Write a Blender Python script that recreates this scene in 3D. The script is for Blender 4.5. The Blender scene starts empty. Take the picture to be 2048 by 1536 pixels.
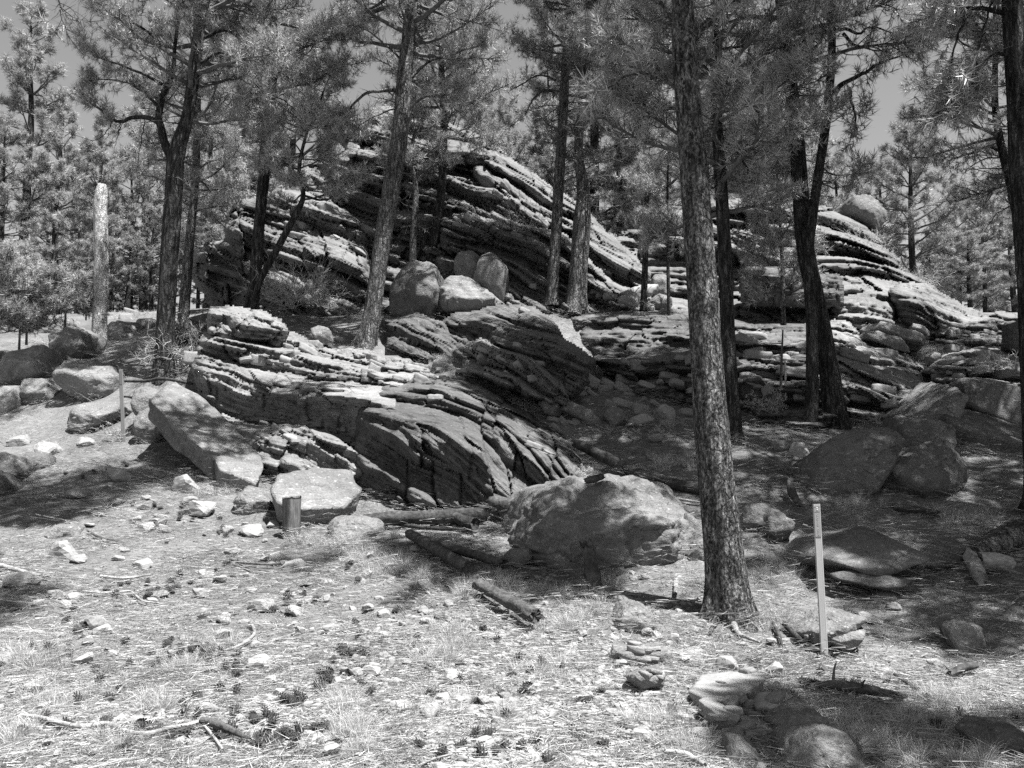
import bpy, math, random
import numpy as np

# ------------------------------------------------------------------ camera, world, sun, exposure
scn = bpy.context.scene
COL = scn.collection
F = 1700.0
PITCH = math.radians(4.44)
CAMZ = 1.7
cd = bpy.data.cameras.new('camera')
cam = bpy.data.objects.new('camera', cd)
COL.objects.link(cam)
cam.location = (0, 0, CAMZ)
cam.rotation_euler = (math.radians(90) + PITCH, 0, 0)
cd.sensor_width = 36.0
cd.lens = 36.0 * F / 2048.0
cd.clip_start = 0.05
cd.clip_end = 2000
scn.camera = cam

SUN_EL = math.radians(70)
SUN_DIR = np.array([0.84 * math.cos(SUN_EL), -0.543 * math.cos(SUN_EL), math.sin(SUN_EL)])
world = bpy.data.worlds.new('World')
scn.world = world
world.use_nodes = True
wn = world.node_tree.nodes
wl = world.node_tree.links
wn.clear()
sky = wn.new('ShaderNodeTexSky')
sky.sky_type = 'NISHITA'
sky.sun_disc = False
sky.sun_elevation = SUN_EL
sky.sun_rotation = math.atan2(SUN_DIR[0], SUN_DIR[1])
sky.altitude = 1800
sky.dust_density = 0.3
sep = wn.new('ShaderNodeSeparateColor')
wl.new(sky.outputs[0], sep.inputs[0])
ma = wn.new('ShaderNodeMath'); ma.operation = 'POWER'; ma.inputs[1].default_value = 0.8   # red-filtered black and white sky
wl.new(sep.outputs[0], ma.inputs[0])
bg = wn.new('ShaderNodeBackground')
bg.inputs[1].default_value = 0.125
mi = wn.new('ShaderNodeMath'); mi.operation = 'MINIMUM'; mi.inputs[1].default_value = 1.8
wl.new(ma.outputs[0], mi.inputs[0])
wl.new(mi.outputs[0], bg.inputs[0])
wo = wn.new('ShaderNodeOutputWorld')
wl.new(bg.outputs[0], wo.inputs[0])

sd = bpy.data.lights.new('sun', 'SUN')
sd.energy = 5.0
sd.angle = math.radians(0.53)
sd.color = (1.0, 0.995, 0.985)
sun = bpy.data.objects.new('sun', sd)
COL.objects.link(sun)
from mathutils import Vector, Matrix
sun.rotation_euler = Vector(SUN_DIR).to_track_quat('Z', 'Y').to_euler()
sun.location = (20, -10, 40)
scn.view_settings.view_transform = 'Standard'
scn.view_settings.look = 'None'
scn.view_settings.gamma = 1.0
scn.view_settings.exposure = 1.45
scn.cycles.max_bounces = 4
scn.cycles.diffuse_bounces = 1
scn.cycles.transparent_max_bounces = 4
try:
    scn.cycles.use_denoising = False
except Exception:
    pass

# ------------------------------------------------------------------ helpers
_r = np.random.RandomState(7)
PERM = _r.permutation(1024)
VAL = _r.rand(1024)


def _h3(i, j, k):
    return VAL[PERM[(PERM[(PERM[i & 1023] + j) & 1023] + k) & 1023]]


def h2(i, j, s=0):
    return _h3(np.asarray(i).astype(int), np.asarray(j).astype(int), np.zeros_like(np.asarray(i).astype(int)) + s)


def noise(p, sc=1.0, s=0):
    """value noise, -1..1, p (...,3)"""
    q = np.asarray(p, dtype=float) * sc + s * 17.31
    i = np.floor(q).astype(int)
    f = q - i
    f = f * f * f * (f * (f * 6 - 15) + 10)
    a, b, c = i[..., 0], i[..., 1], i[..., 2]
    x, y, z = f[..., 0], f[..., 1], f[..., 2]
    r = 0
    for da in (0, 1):
        for db in (0, 1):
            for dc in (0, 1):
                w = (x if da else 1 - x) * (y if db else 1 - y) * (z if dc else 1 - z)
                r = r + w * _h3(a + da, b + db, c + dc)
    return r * 2 - 1


def fbm(p, sc=1.0, n=4, s=0, g=0.5):
    r, a, t = 0, 1, 0
    for k in range(n):
        r = r + a * noise(p, sc * 2 ** k, s + k * 3)
        t += a
        a *= g
    return r / t


def unit(v):
    return v / (np.linalg.norm(v, axis=-1, keepdims=True) + 1e-9)


def sstep(a, b, x):
    t = np.clip((x - a) / (b - a), 0, 1)
    return t * t * (3 - 2 * t)


def ray(px, py):
    u = (np.asarray(px, float) - 1024) / F
    v = (768 - np.asarray(py, float)) / F
    y = math.cos(PITCH) - v * math.sin(PITCH)
    z = math.sin(PITCH) + v * math.cos(PITCH)
    return u / y, z / y


def W(px, py, d):
    a, b = ray(px, py)
    d = np.asarray(d, float)
    return np.stack([a * d, d + 0 * a, CAMZ + b * d], -1)


def proj(P):
    """world -> px, py, depth"""
    P = np.asarray(P, float)
    y = P[..., 1]; z = P[..., 2] - CAMZ
    dep = y * math.cos(PITCH) + z * math.sin(PITCH)
    v = -y * math.sin(PITCH) + z * math.cos(PITCH)
    dep = np.where(dep < 0.05, 0.05, dep)
    return 1024 + P[..., 0] / dep * F, 768 - v / dep * F, y


def make_mesh(name, V, Fc, mat, smooth=True, attrs=None):
    V = np.asarray(V, dtype=np.float32).reshape(-1, 3)
    me = bpy.data.meshes.new(name)
    if isinstance(Fc, np.ndarray):
        Fl = [Fc]
    else:
        Fl = [f for f in Fc if len(f)]
    me.vertices.add(len(V))
    me.vertices.foreach_set('co', V.ravel())
    nl = sum(f.size for f in Fl)
    nf = sum(len(f) for f in Fl)
    me.loops.add(nl)
    me.polygons.add(nf)
    me.loops.foreach_set('vertex_index', np.concatenate([f.ravel() for f in Fl]).astype(np.int32))
    st, o = [], 0
    for f in Fl:
        k = f.shape[1]
        st.append(o + np.arange(len(f)) * k)
        o += f.size
    me.polygons.foreach_set('loop_start', np.concatenate(st).astype(np.int32))
    me.polygons.foreach_set('use_smooth', np.full(nf, bool(smooth)))
    if attrs:
        for an, av in attrs.items():
            at = me.attributes.new(an, 'FLOAT' if av.ndim == 1 else 'FLOAT_VECTOR', 'POINT')
            at.data.foreach_set('value' if av.ndim == 1 else 'vector', av.astype(np.float32).ravel())
    me.update(calc_edges=True)
    if mat is not None:
        me.materials.append(mat)
    return me


def link(name, data, parent=None, label=None, cat=None, group=None, kind=None, loc=None):
    o = bpy.data.objects.new(name, data)
    COL.objects.link(o)
    if parent is not None:
        o.parent = parent
    if label:
        o['label'] = label
    if cat:
        o['category'] = cat
    if group:
        o['group'] = group
    if kind:
        o['kind'] = kind
    if loc is not None:
        o.location = loc
    return o


def tubes(P, R, sides=5, cap=False):
    """P (n,k,3), R (n,k) -> verts, faces"""
    P = np.asarray(P, float); R = np.asarray(R, float)
    n, k, _ = P.shape
    T = np.gradient(P, axis=1)
    T /= np.linalg.norm(T, axis=2, keepdims=True) + 1e-9
    ref = np.where(np.abs(T[..., 2:3]) > 0.8, np.array([1.0, 0, 0]), np.array([0, 0, 1.0]))
    # one reference per tube
    ref = np.repeat(ref[:, k // 2:k // 2 + 1], k, axis=1)
    A = np.cross(T, ref); A /= np.linalg.norm(A, axis=2, keepdims=True) + 1e-9
    B = np.cross(T, A)
    th = np.arange(sides) * 2 * math.pi / sides
    V = P[:, :, None, :] + R[:, :, None, None] * (A[:, :, None, :] * np.cos(th)[None, None, :, None] + B[:, :, None, :] * np.sin(th)[None, None, :, None])
    idx = np.arange(n * k * sides).reshape(n, k, sides)
    a = idx[:, :-1]; b = idx[:, 1:]
    Fq = np.stack([a, b, np.roll(b, -1, 2), np.roll(a, -1, 2)], -1).reshape(-1, 4)
    return V.reshape(-1, 3), Fq


class Acc:
    def __init__(s):
        s.v = []; s.f = {}; s.n = 0

    def add(s, V, Fc):
        V = np.asarray(V).reshape(-1, 3)
        if isinstance(Fc, np.ndarray):
            Fc = [Fc]
        for f in Fc:
            s.f.setdefault(f.shape[1], []).append(f + s.n)
        s.v.append(V); s.n += len(V)

    def mesh(s, name, mat, smooth=True):
        return make_mesh(name, np.concatenate(s.v), [np.concatenate(x) for x in s.f.values()], mat, smooth)


def smooth_path(pts, n):
    """Catmull-Rom-like resample of pts (m,3) to n points"""
    pts = np.asarray(pts, float)
    m = len(pts)
    t = np.linspace(0, m - 1, n)
    i = np.clip(np.floor(t).astype(int), 0, m - 2)
    f = (t - i)[:, None]
    p0 = pts[np.clip(i - 1, 0, m - 1)]; p1 = pts[i]; p2 = pts[i + 1]; p3 = pts[np.clip(i + 2, 0, m - 1)]
    return 0.5 * ((2 * p1) + (-p0 + p2) * f + (2 * p0 - 5 * p1 + 4 * p2 - p3) * f ** 2 + (-p0 + 3 * p1 - 3 * p2 + p3) * f ** 3)


# ------------------------------------------------------------------ materials
class M:
    def __init__(s, name, rough=0.9, spec=0.2):
        s.m = bpy.data.materials.new(name)
        s.m.use_nodes = True
        s.t = s.m.node_tree
        s.t.nodes.clear()
        s.out = s.t.nodes.new('ShaderNodeOutputMaterial')
        s.b = s.t.nodes.new('ShaderNodeBsdfPrincipled')
        s.b.inputs['Roughness'].default_value = rough
        s.b.inputs['Specular IOR Level'].default_value = spec
        s.t.links.new(s.b.outputs[0], s.out.inputs[0])

    def n(s, typ, ins=None, **kw):
        nd = s.t.nodes.new(typ)
        for k, v in kw.items():
            setattr(nd, k, v)
        for k, v in (ins or {}).items():
            s.set(nd.inputs[k], v)
        return nd

    def set(s, sock, v):
        if isinstance(v, bpy.types.NodeSocket):
            s.t.links.new(v, sock)
        elif isinstance(v, bpy.types.Node):
            s.t.links.new(v.outputs[0], sock)
        else:
            sock.default_value = v

    def math(s, op, a, b=0.0, c=None):
        nd = s.n('ShaderNodeMath', operation=op)
        s.set(nd.inputs[0], a); s.set(nd.inputs[1], b)
        if c is not None:
            s.set(nd.inputs[2], c)
        return nd.outputs[0]

    def mapr(s, v, a, b, c, d):
        nd = s.n('ShaderNodeMapRange', {0: v, 1: a, 2: b, 3: c, 4: d})
        return nd.outputs[0]

    def obj(s):
        return s.n('ShaderNodeTexCoord').outputs['Object']

    def scale(s, v, sc):
        nd = s.n('ShaderNodeVectorMath', operation='MULTIPLY')
        s.set(nd.inputs[0], v); nd.inputs[1].default_value = sc
        return nd.outputs[0]

    def noise(s, v, sc, det=4.0, rough=0.55, w=None):
        nd = s.n('ShaderNodeTexNoise', {'Scale': sc, 'Detail': det, 'Roughness': rough})
        s.set(nd.inputs['Vector'], v)
        return nd.outputs[0]

    def vor(s, v, sc, feature='F1'):
        nd = s.n('ShaderNodeTexVoronoi', {'Scale': sc}, feature=feature)
        s.set(nd.inputs['Vector'], v)
        return nd.outputs[0] if feature == 'DISTANCE_TO_EDGE' else nd

    def col(s, v):
        """grey value -> base colour"""
        nd = s.n('ShaderNodeCombineColor')
        for k in range(3):
            s.set(nd.inputs[k], v)
        s.t.links.new(nd.outputs[0], s.b.inputs['Base Color'])

    def bump(s, h, dist=0.02, strength=1.0, prev=None):
        nd = s.n('ShaderNodeBump', {'Strength': strength, 'Distance': dist, 'Height': h})
        if prev is not None:
            s.t.links.new(prev.outputs[0], nd.inputs['Normal'])
        s.t.links.new(nd.outputs[0], s.b.inputs['Normal'])
        return nd


def mat_rock(name, base=0.3, var=0.12, lichen=0.35, layered=True, grain=1.0, dark=0.5, bd=1.0):
    m = M(name, 0.92, 0.12)
    co = m.obj()
    big = m.noise(co, 0.6, 4, 0.6)
    mid = m.noise(co, 5.0 / grain, 6, 0.65)
    fine = m.noise(co, 38.0 / grain, 5, 0.7)
    v = m.math('MULTIPLY_ADD', m.math('SUBTRACT', big, 0.5), var * 2.2, base)
    v = m.math('MULTIPLY_ADD', m.math('SUBTRACT', mid, 0.5), var * 1.6, v)
    v = m.math('MULTIPLY_ADD', m.math('SUBTRACT', fine, 0.5), var * 1.8, v)
    # desert varnish and dark lichen patches
    pt = m.mapr(m.noise(co, 2.3 / grain, 7, 0.72), 0.54, 0.64, 0.0, 1.0)
    v = m.math('MULTIPLY', v, m.math('SUBTRACT', 1.0, m.math('MULTIPLY', pt, dark)))
    # pale lichen spots
    sp = m.mapr(m.noise(m.scale(co, (1.0, 1.0, 1.3)), 14.0 / grain, 4, 0.75), 0.58, 0.66, 0.0, 1.0)
    v = m.math('MULTIPLY_ADD', sp, lichen * 0.5, v)
    h = m.math('MULTIPLY_ADD', fine, 0.35, mid)
    if layered:
        at = m.n('ShaderNodeAttribute', attribute_name='s')
        sx = m.n('ShaderNodeSeparateXYZ', {0: co})
        vec = m.n('ShaderNodeCombineXYZ', {0: m.math('MULTIPLY', sx.outputs[0], 0.45), 1: m.math('MULTIPLY', sx.outputs[1], 0.45), 2: m.math('MULTIPLY', at.outputs['Fac'], 11.0)})
        st = m.noise(vec.outputs[0], 1.0, 5, 0.6)
        vec2 = m.n('ShaderNodeCombineXYZ', {0: m.math('MULTIPLY', sx.outputs[0], 0.9), 1: m.math('MULTIPLY', sx.outputs[1], 0.9), 2: m.math('MULTIPLY', at.outputs['Fac'], 34.0)})
        st2 = m.noise(vec2.outputs[0], 1.0, 3, 0.6)
        v = m.math('MULTIPLY_ADD', m.math('SUBTRACT', st, 0.5), var * 1.3, v)
        bm1 = m.bump(m.math('MULTIPLY_ADD', st2, 0.4, st), 0.13 * bd, 0.9)
        m.bump(h, 0.05 * bd, 0.8, bm1)
    else:
        m.bump(h, 0.07 * bd, 1.0)
    wv = m.n('ShaderNodeTexNoise', {'Scale': 1.6, 'Detail': 4.0}); m.set(wv.inputs['Vector'], co)
    wa = m.n('ShaderNodeVectorMath', {0: wv.outputs['Color']}, operation='SCALE'); wa.inputs['Scale'].default_value = 0.5
    ad = m.n('ShaderNodeVectorMath', {0: co, 1: wa.outputs[0]}, operation='ADD')
    ck = m.vor(m.scale(ad.outputs[0], (0.7, 0.7, 1.3)), 1.7 / grain, 'DISTANCE_TO_EDGE')
    line = m.math('MULTIPLY', m.mapr(ck, 0.0, 0.012, 1.0, 0.0), m.mapr(big, 0.52, 0.6, 0.0, 1.0))
    v = m.math('MULTIPLY', v, m.math('SUBTRACT', 1.0, m.math('MULTIPLY', line, 0.5)))
    v = m.math('MAXIMUM', v, 0.03)
    m.col(v)
    return m.m


def mat_bark(name, lo=0.035, hi=0.2, sc=9.0, zs=0.3, flecks=0.0, depth=0.03):
    m = M(name, 0.95, 0.08)
    co0 = m.obj()
    wv = m.n('ShaderNodeTexNoise', {'Scale': 5.0, 'Detail': 4.0}); m.set(wv.inputs['Vector'], co0)
    wa = m.n('ShaderNodeVectorMath', {0: wv.outputs['Color']}, operation='SCALE'); wa.inputs['Scale'].default_value = 0.16
    ad = m.n('ShaderNodeVectorMath', {0: co0, 1: wa.outputs[0]}, operation='ADD')
    co = m.scale(ad.outputs[0], (1, 1, zs))
    e = m.vor(co, sc, 'DISTANCE_TO_EDGE')
    furrow = m.noise(m.scale(co0, (1, 1, zs * 0.5)), sc * 1.9, 5, 0.7)
    plate = m.math('MULTIPLY', m.mapr(e, 0.0, 0.13, 0.35, 1.0), m.mapr(furrow, 0.38, 0.56, 0.0, 1.0))
    fine = m.noise(m.scale(co0, (1, 1, 0.5)), 60.0, 5, 0.75)
    mid = m.noise(m.scale(co0, (1, 1, 0.5)), 9.0, 4, 0.65)
    v = m.math('MULTIPLY_ADD', plate, hi - lo, lo)
    v = m.math('MULTIPLY', v, m.mapr(fine, 0.35, 0.65, 0.35, 1.7))
    v = m.math('MULTIPLY', v, m.mapr(mid, 0.3, 0.7, 0.6, 1.4))
    if flecks:
        fl = m.mapr(m.noise(m.scale(co0, (1, 1, 0.6)), 42.0, 3, 0.7), 0.52, 0.56, 0.0, 1.0)
        v = m.math('MULTIPLY_ADD', m.math('MULTIPLY', fl, m.mapr(mid, 0.35, 0.6, 0.3, 1.0)), flecks, v)
    m.col(m.math('MAXIMUM', v, 0.015))
    h = m.math('MULTIPLY_ADD', furrow, 0.8, m.math('MULTIPLY_ADD', fine, 0.5, plate))
    m.bump(h, depth, 1.0)
    return m.m


def mat_simple(name, base, var=0.3, sc=20.0, stretch=(1, 1, 1), rough=0.85, bump=0.01, cracks=False):
    m = M(name, rough, 0.15)
    co = m.scale(m.obj(), stretch)
    a = m.noise(co, sc, 5, 0.65)
    b = m.noise(co, sc * 0.2, 3, 0.6)
    v = m.math('MULTIPLY', base, m.mapr(a, 0.3, 0.7, 1 - var, 1 + var))
    v = m.math('MULTIPLY', v, m.mapr(b, 0.3, 0.7, 1 - var * 0.7, 1 + var * 0.7))
    m.col(v)
    if bump:
        m.bump(a, bump, 0.9)
    return m.m


def mat_needle(name, base, trans=0.3):
    m = M(name, 0.45, 0.5)
    oi = m.n('ShaderNodeObjectInfo')
    g = m.n('ShaderNodeNewGeometry')
    v = m.math('MULTIPLY', base, m.mapr(oi.outputs['Random'], 0, 1, 0.7, 1.35))
    v = m.math('MULTIPLY', v, m.mapr(g.outputs['Random Per Island'], 0, 1, 0.4, 1.6))
    cc = m.n('ShaderNodeCombineColor', {0: v, 1: v, 2: v})
    m.set(m.b.inputs['Base Color'], cc.outputs[0])
    tr = m.n('ShaderNodeBsdfTranslucent', {0: cc.outputs[0]})
    mx = m.n('ShaderNodeMixShader', {0: trans, 1: m.b.outputs[0], 2: tr.outputs[0]})
    m.t.links.new(mx.outputs[0], m.out.inputs[0])
    return m.m


R_BLUFF = mat_rock('layered_sandstone', 0.2, 0.10, 0.3, dark=0.45)
R_DARK = mat_rock('shade_toned_varnished_sandstone', 0.11, 0.08, 0.28, dark=0.55)  # darker than the lit ledges' rock: gully shade put into the base colour
R_MAIN = mat_rock('massive_shade_toned_varnished_sandstone', 0.1, 0.07, 0.16, dark=0.6)  # base tone lowered for the shade on this face; varnish patches come on top
R_CLIFF = mat_rock('cliff_sandstone', 0.16, 0.09, 0.15, grain=1.8, dark=0.35)
R_BOULD = mat_rock('boulder_sandstone', 0.19, 0.11, 0.35, layered=False, dark=0.4)
R_PALE = mat_rock('pale_sandstone', 0.19, 0.15, 0.35, layered=False, dark=0.25)
R_SHADE = mat_rock('shade_toned_lichened_boulder', 0.14, 0.1, 0.4, layered=False, dark=0.5)  # darker copy of the boulder rock, shade worked into its colour, plus lichen
R_SMOOTH = mat_rock('smooth_sandstone', 0.17, 0.11, 0.25, layered=False, dark=0.3)
R_STONE = mat_rock('field_stone', 0.28, 0.10, 0.2, layered=False, dark=0.2, bd=.05, grain=1.5)
R_BIGSTONE = mat_rock('pale_slab_stone', 0.26, 0.1, 0.2, layered=False, dark=0.2, bd=.35)
R_STONEG = mat_rock('grey_field_stone', 0.24, 0.08, 0.2, layered=False, dark=0.3, bd=.05, grain=1.5)
R_SLAB = mat_rock('loose_slab_stone', 0.24, 0.1, 0.2, layered=False, dark=0.35, bd=.15, grain=1.5)
B_NEAR = mat_bark('flaky_pine_bark', 0.02, 0.17, 13.0, 0.4, flecks=0.22, depth=0.045)
B_DARK = mat_bark('dark_pine_bark', 0.02, 0.11, 12.0, 0.28, depth=0.04)
B_MID = mat_bark('grey_pine_bark', 0.025, 0.2, 12.0, 0.3, flecks=0.2, depth=0.04)
B_SNAG = mat_bark('pitted_snag_wood', 0.3, 0.62, 14.0, 0.9, flecks=0.15, depth=0.02)
TWIG = mat_simple('pine_twig', 0.1, 0.4, 12.0)
TWIG_PALE = mat_simple('bleached_twig', 0.42, 0.3, 12.0)
DEAD = mat_simple('weathered_deadwood', 0.075, 0.6, 9.0, (3, 3, 3), 0.85, 0.02)
DEAD_DARK = mat_simple('charred_deadwood', 0.05, 0.7, 10.0, (2, 2, 2), 0.85, 0.025)
DEAD_PALE = mat_simple('bleached_deadwood', 0.27, 0.45, 14.0, (2, 2, 2), 0.8, 0.012)
NEEDLE = mat_needle('pine_needle', 0.36, 0.14)
NEEDLE_FAR = mat_needle('far_pine_needle', 0.33, 0.16)
LITTER = mat_needle('fallen_needle', 0.28, 0.08)
GRASS = mat_needle('dry_grass_blade', 0.52, 0.2)
CONE = mat_simple('pine_cone_scale', 0.085, 0.5, 60.0)

gm = M('needle_covered_soil', 0.95, 0.05)
co = gm.obj()
g1 = gm.noise(co, 0.5, 5, 0.6); g2 = gm.noise(co, 6, 6, 0.7); g3 = gm.noise(co, 60, 5, 0.75)
gv = gm.math('MULTIPLY_ADD', gm.math('SUBTRACT', g1, 0.5), 0.26, 0.15)
gv = gm.math('MULTIPLY_ADD', gm.math('SUBTRACT', g2, 0.5), 0.2, gv)
gv = gm.math('MULTIPLY_ADD', gm.math('SUBTRACT', g3, 0.5), 0.3, gv)
gm.col(gm.math('MAXIMUM', gv, 0.06))
gm.bump(gm.math('MULTIPLY_ADD', g3, 0.5, g2), 0.03, 0.8)
GROUND = gm.m

# ------------------------------------------------------------------ terrain
ctrl = []
for x, y, d in [
    (-300, 1536, 4.3), (300, 1536, 4.35), (1024, 1536, 4.4), (1700, 1536, 4.35), (2400, 1536, 4.3),
    (-500, 1318, 6.4), (300, 1318, 6.4), (1024, 1318, 6.5), (1650, 1318, 6.6), (2400, 1318, 6.5),
    (100, 1200, 7.7), (700, 1200, 7.7), (1250, 1200, 7.7), (1455, 1240, 7.3), (2000, 1220, 7.3),
    (-300, 1080, 9.7), (200, 1080, 9.8), (575, 1075, 9.9), (850, 1085, 9.5), (1100, 1150, 8.5), (1700, 1140, 8.3), (2000, 1130, 8.3), (2400, 1130, 8.3),
    (1550, 1010, 10.0), (1900, 1010, 10.1), (2300, 1000, 10.3),
    (100, 975, 12.0), (430, 975, 11.8), (850, 1010, 11.2), (1100, 1000, 11.0), (-300, 975, 12.2),
    (246, 882, 14.2), (60, 850, 15.4), (-300, 850, 16), (1480, 885, 12.5), (1300, 880, 12.7), (1200, 940, 11.6), (1650, 862, 13.3), (1950, 900, 12.1), (2300, 900, 12.5),
    (30, 740, 18.6), (-300, 730, 19), (150, 775, 17), (325, 757, 16.6), (200, 700, 21), (60, 660, 25), (230, 625, 31), (-200, 640, 30), (380, 640, 27),
    (470, 870, 14.3), (650, 880, 14.6),
    (650, 740, 16.4), (800, 720, 16.6), (920, 735, 15.9), (1050, 790, 14.9), (1150, 850, 13.6), (1250, 800, 14.6),
    (730, 690, 17.8), (600, 650, 19.2), (470, 660, 19.5), (1000, 625, 20.4), (1140, 625, 20.8), (1290, 620, 20.6),
    (1400, 800, 17.0), (1550, 790, 17.0), (1500, 650, 21.5), (1700, 760, 18), (1850, 700, 19.5), (1950, 735, 17.5), (2048, 800, 15.5), (1860, 660, 22), (2048, 640, 25), (2300, 640, 26),
]:
    ctrl.append(W(x, y, d))
for p in [(0, 0, 0), (-8, 0, 0), (8, 0, 0), (0, -8, -0.6), (-12, -8, -.6), (12, -8, -.6), (-50, 0, 0.5), (50, 0, 0.5), (0, -60, -4), (-60, -60, -4), (60, -60, -4),
          (-15, 45, 7.6), (-35, 60, 7.5), (-60, 40, 6), (0, 48, 9.0), (12, 48, 7.5), (25, 45, 6.5), (60, 50, 5), (60, 120, 5), (-60, 120, 7), (0, 120, 7), (0, 300, 5), (-200, 300, 5), (200, 300, 5), (300, 0, 0), (-300, 0, 0), (0, -300, -8),
          (-8, 27, 6.6), (-4, 28, 7.0), (0, 28, 7.0), (4, 28, 6.5), (8, 28, 6.6), (12, 30, 6.6), (-4, 34, 8), (4, 34, 8), (10, 36, 7.5)]:
    ctrl.append(np.array(p, float))
ctrl = np.array(ctrl)


def _phi(r2):
    return np.sqrt(r2 + 0.8 ** 2)


def rbf_fit(X, v, lam=0.02):
    A = _phi(((X[:, None] - X[None]) ** 2).sum(-1))
    n, m_ = X.shape
    Pm = np.concatenate([np.ones((n, 1)), X], 1)
    K = np.zeros((n + m_ + 1, n + m_ + 1))
    K[:n, :n] = A - lam * np.eye(n)
    K[:n, n:] = Pm; K[n:, :n] = Pm.T
    return np.linalg.solve(K, np.concatenate([v, np.zeros(m_ + 1)]))


def rbf_eval(X, w, Q):
    out = np.zeros(len(Q))
    for i in range(0, len(Q), 20000):
        q = Q[i:i + 20000]
        out[i:i + 20000] = _phi(((q[:, None] - X[None]) ** 2).sum(-1)) @ w[:len(X)] + w[len(X)] + q @ w[len(X) + 1:]
    return out


GW = rbf_fit(ctrl[:, :2], ctrl[:, 2])


def gz(x, y):
    x = np.atleast_1d(np.asarray(x, float)).ravel(); y = np.atleast_1d(np.asarray(y, float)).ravel()
    z = rbf_eval(ctrl[:, :2], GW, np.stack([x, y], 1))
    p = np.stack([x, y, 0 * x], 1)
    near = sstep(2, 6, np.hypot(x, y))
    z += 0.10 * near * fbm(p, 0.6, 3, 5) + 0.025 * fbm(p, 3.0, 3, 9)
    return z


def hit(px, py, d0=3.0, d1=60.0):
    """where the camera ray meets the ground"""
    ds = np.linspace(d0, d1, 700)
    P = W(np.full(700, px), np.full(700, py), ds)
    g = gz(P[:, 0], P[:, 1])
    k = np.where(P[:, 2] <= g)[0]
    if len(k) == 0:
        return W(px, py, d1)
    k = k[0]
    if k == 0:
        return P[0]
    a = P[k - 1, 2] - g[k - 1]; b = g[k] - P[k, 2]
    d = ds[k - 1] + (ds[k] - ds[k - 1]) * a / (a + b + 1e-9)
    return W(px, py, d)


NG = 430
u = np.linspace(-1, 1, NG)
gx = 1.67 * np.sinh(6.0 * u)
gy = 9 + 1.67 * np.sinh(6.0 * u)
GX, GY = np.meshgrid(gx, gy)
GZ = gz(GX.ravel(), GY.ravel())
Vg = np.stack([GX.ravel(), GY.ravel(), GZ], 1)
idx = np.arange(NG * NG).reshape(NG, NG)
Fg = np.stack([idx[:-1, :-1], idx[:-1, 1:], idx[1:, 1:], idx[1:, :-1]], -1).reshape(-1, 4)
link('ground', make_mesh('ground', Vg, Fg, GROUND), kind='structure')

# ------------------------------------------------------------------ layered bedrock outcrops


def strata(P, prm, seed, g0=None):
    x, y, z = P[:, 0], P[:, 1], P[:, 2]
    a, b, c, x0 = prm.get('a', 0.3), prm.get('b', 0.0), prm.get('c', 0.1), prm.get('x0', 0.0)
    k0 = prm.get('sc', 1.0)
    xx = x - x0
    s = z + a * xx + b * np.where(xx > 0, xx * xx, 0) + c * y
    s = s + prm.get('warp', 0.3) * k0 * fbm(P, 0.35 / k0, 2, seed) + 0.05 * k0 * noise(P, 1.4 / k0, seed + 5)
    D = np.zeros(len(P))
    # joint-bounded blocks: each sits a little further out, back or tilted
    for j, (bw, bh, A_) in enumerate(((2.6, 1.25, .55), (1.1, .5, .22))):
        bw *= k0; bh *= k0
        wp = np.stack([x + .35 * bw * noise(P, .8 / bw, seed + 80 + j), y, s + .3 * bh * noise(P, .9 / bh, seed + 83 + j)], 1)
        row = np.floor(wp[:, 2] / bh + .5 * noise(P, .3 / bw, seed + 87))
        q = wp[:, 0] / bw + row * .37 + h2(row, row * 0, seed + 90 + j)
        c_ = np.floor(q); g = q - c_
        o = h2(c_, row, seed + 91 + j)
        D += prm.get('block', 1.0) * A_ * k0 * (o - .5) - prm.get('block', 1.0) * .12 * k0 * (1 - sstep(0, .045 / bw * k0, np.minimum(g, 1 - g))) * (h2(c_, row, seed + 94) > .35)
        s = s + (g - .5) * bw * (h2(c_, row, seed + 95 + j) - .5) * .28
    for j, (th, A, L) in enumerate(((0.85, 0.42, 2.6), (0.30, 0.24, 1.3), (0.105, 0.10, 0.6))):
        th *= k0; A *= k0 * prm.get('amp', 1.0); L *= k0
        u = s / th + 0.9 * noise(np.stack([s / th * 0.35, 0 * s + j, 0 * s], 1), 1, seed + j)
        k = np.floor(u); f = u - k
        q = (x * 0.9 + y * 0.5) / L + h2(k, k * 0 + j, seed) * 7 + 0.35 * noise(P, 1.2 / L, seed + 11 + j)
        m_ = np.floor(q); g = q - m_
        am = h2(k, m_, seed + 3 * j)
        am = am ** 1.6 * 0.95 + 0.3 * noise(P, 1.5 / L, seed + 21 + j)
        cut = 0.40 + 0.35 * h2(k, m_, seed + 51 + j)
        rise = 1 - sstep(0, 1, (f - cut) / (1 - cut))
        und = sstep(0, 0.12, f)
        if g0 is not None and j < 2:
            D += (0.85, 0.6)[j] * g0 * th * np.where(f < cut, f, cut * (1 - f) / (1 - cut)) * und
        D += A * ((am * 1.35 - 0.2) * (0.6 + 0.55 * np.clip(f / cut, 0, 1)) * rise * und - 0.4 * (1 - und) * h2(k, m_, seed + 60 + j))
        if j < 2:
            e = np.minimum(g, 1 - g) * L
            D -= A * 0.5 * (1 - sstep(0.0, 0.05 * k0, e)) * (h2(k, m_, seed + 71) > 0.45)
    rg = 1 - np.abs(fbm(np.stack([x, y, s * 2.6], 1), 1.9 / k0, 4, seed + 36))
    D += 0.20 * k0 * (rg - .75)
    D += 0.06 * k0 * fbm(P, 2.2 / k0, 3, seed + 31) + 0.10 * k0 * fbm(P, 0.6 / k0, 2, seed + 41)
    return D, s


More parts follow.
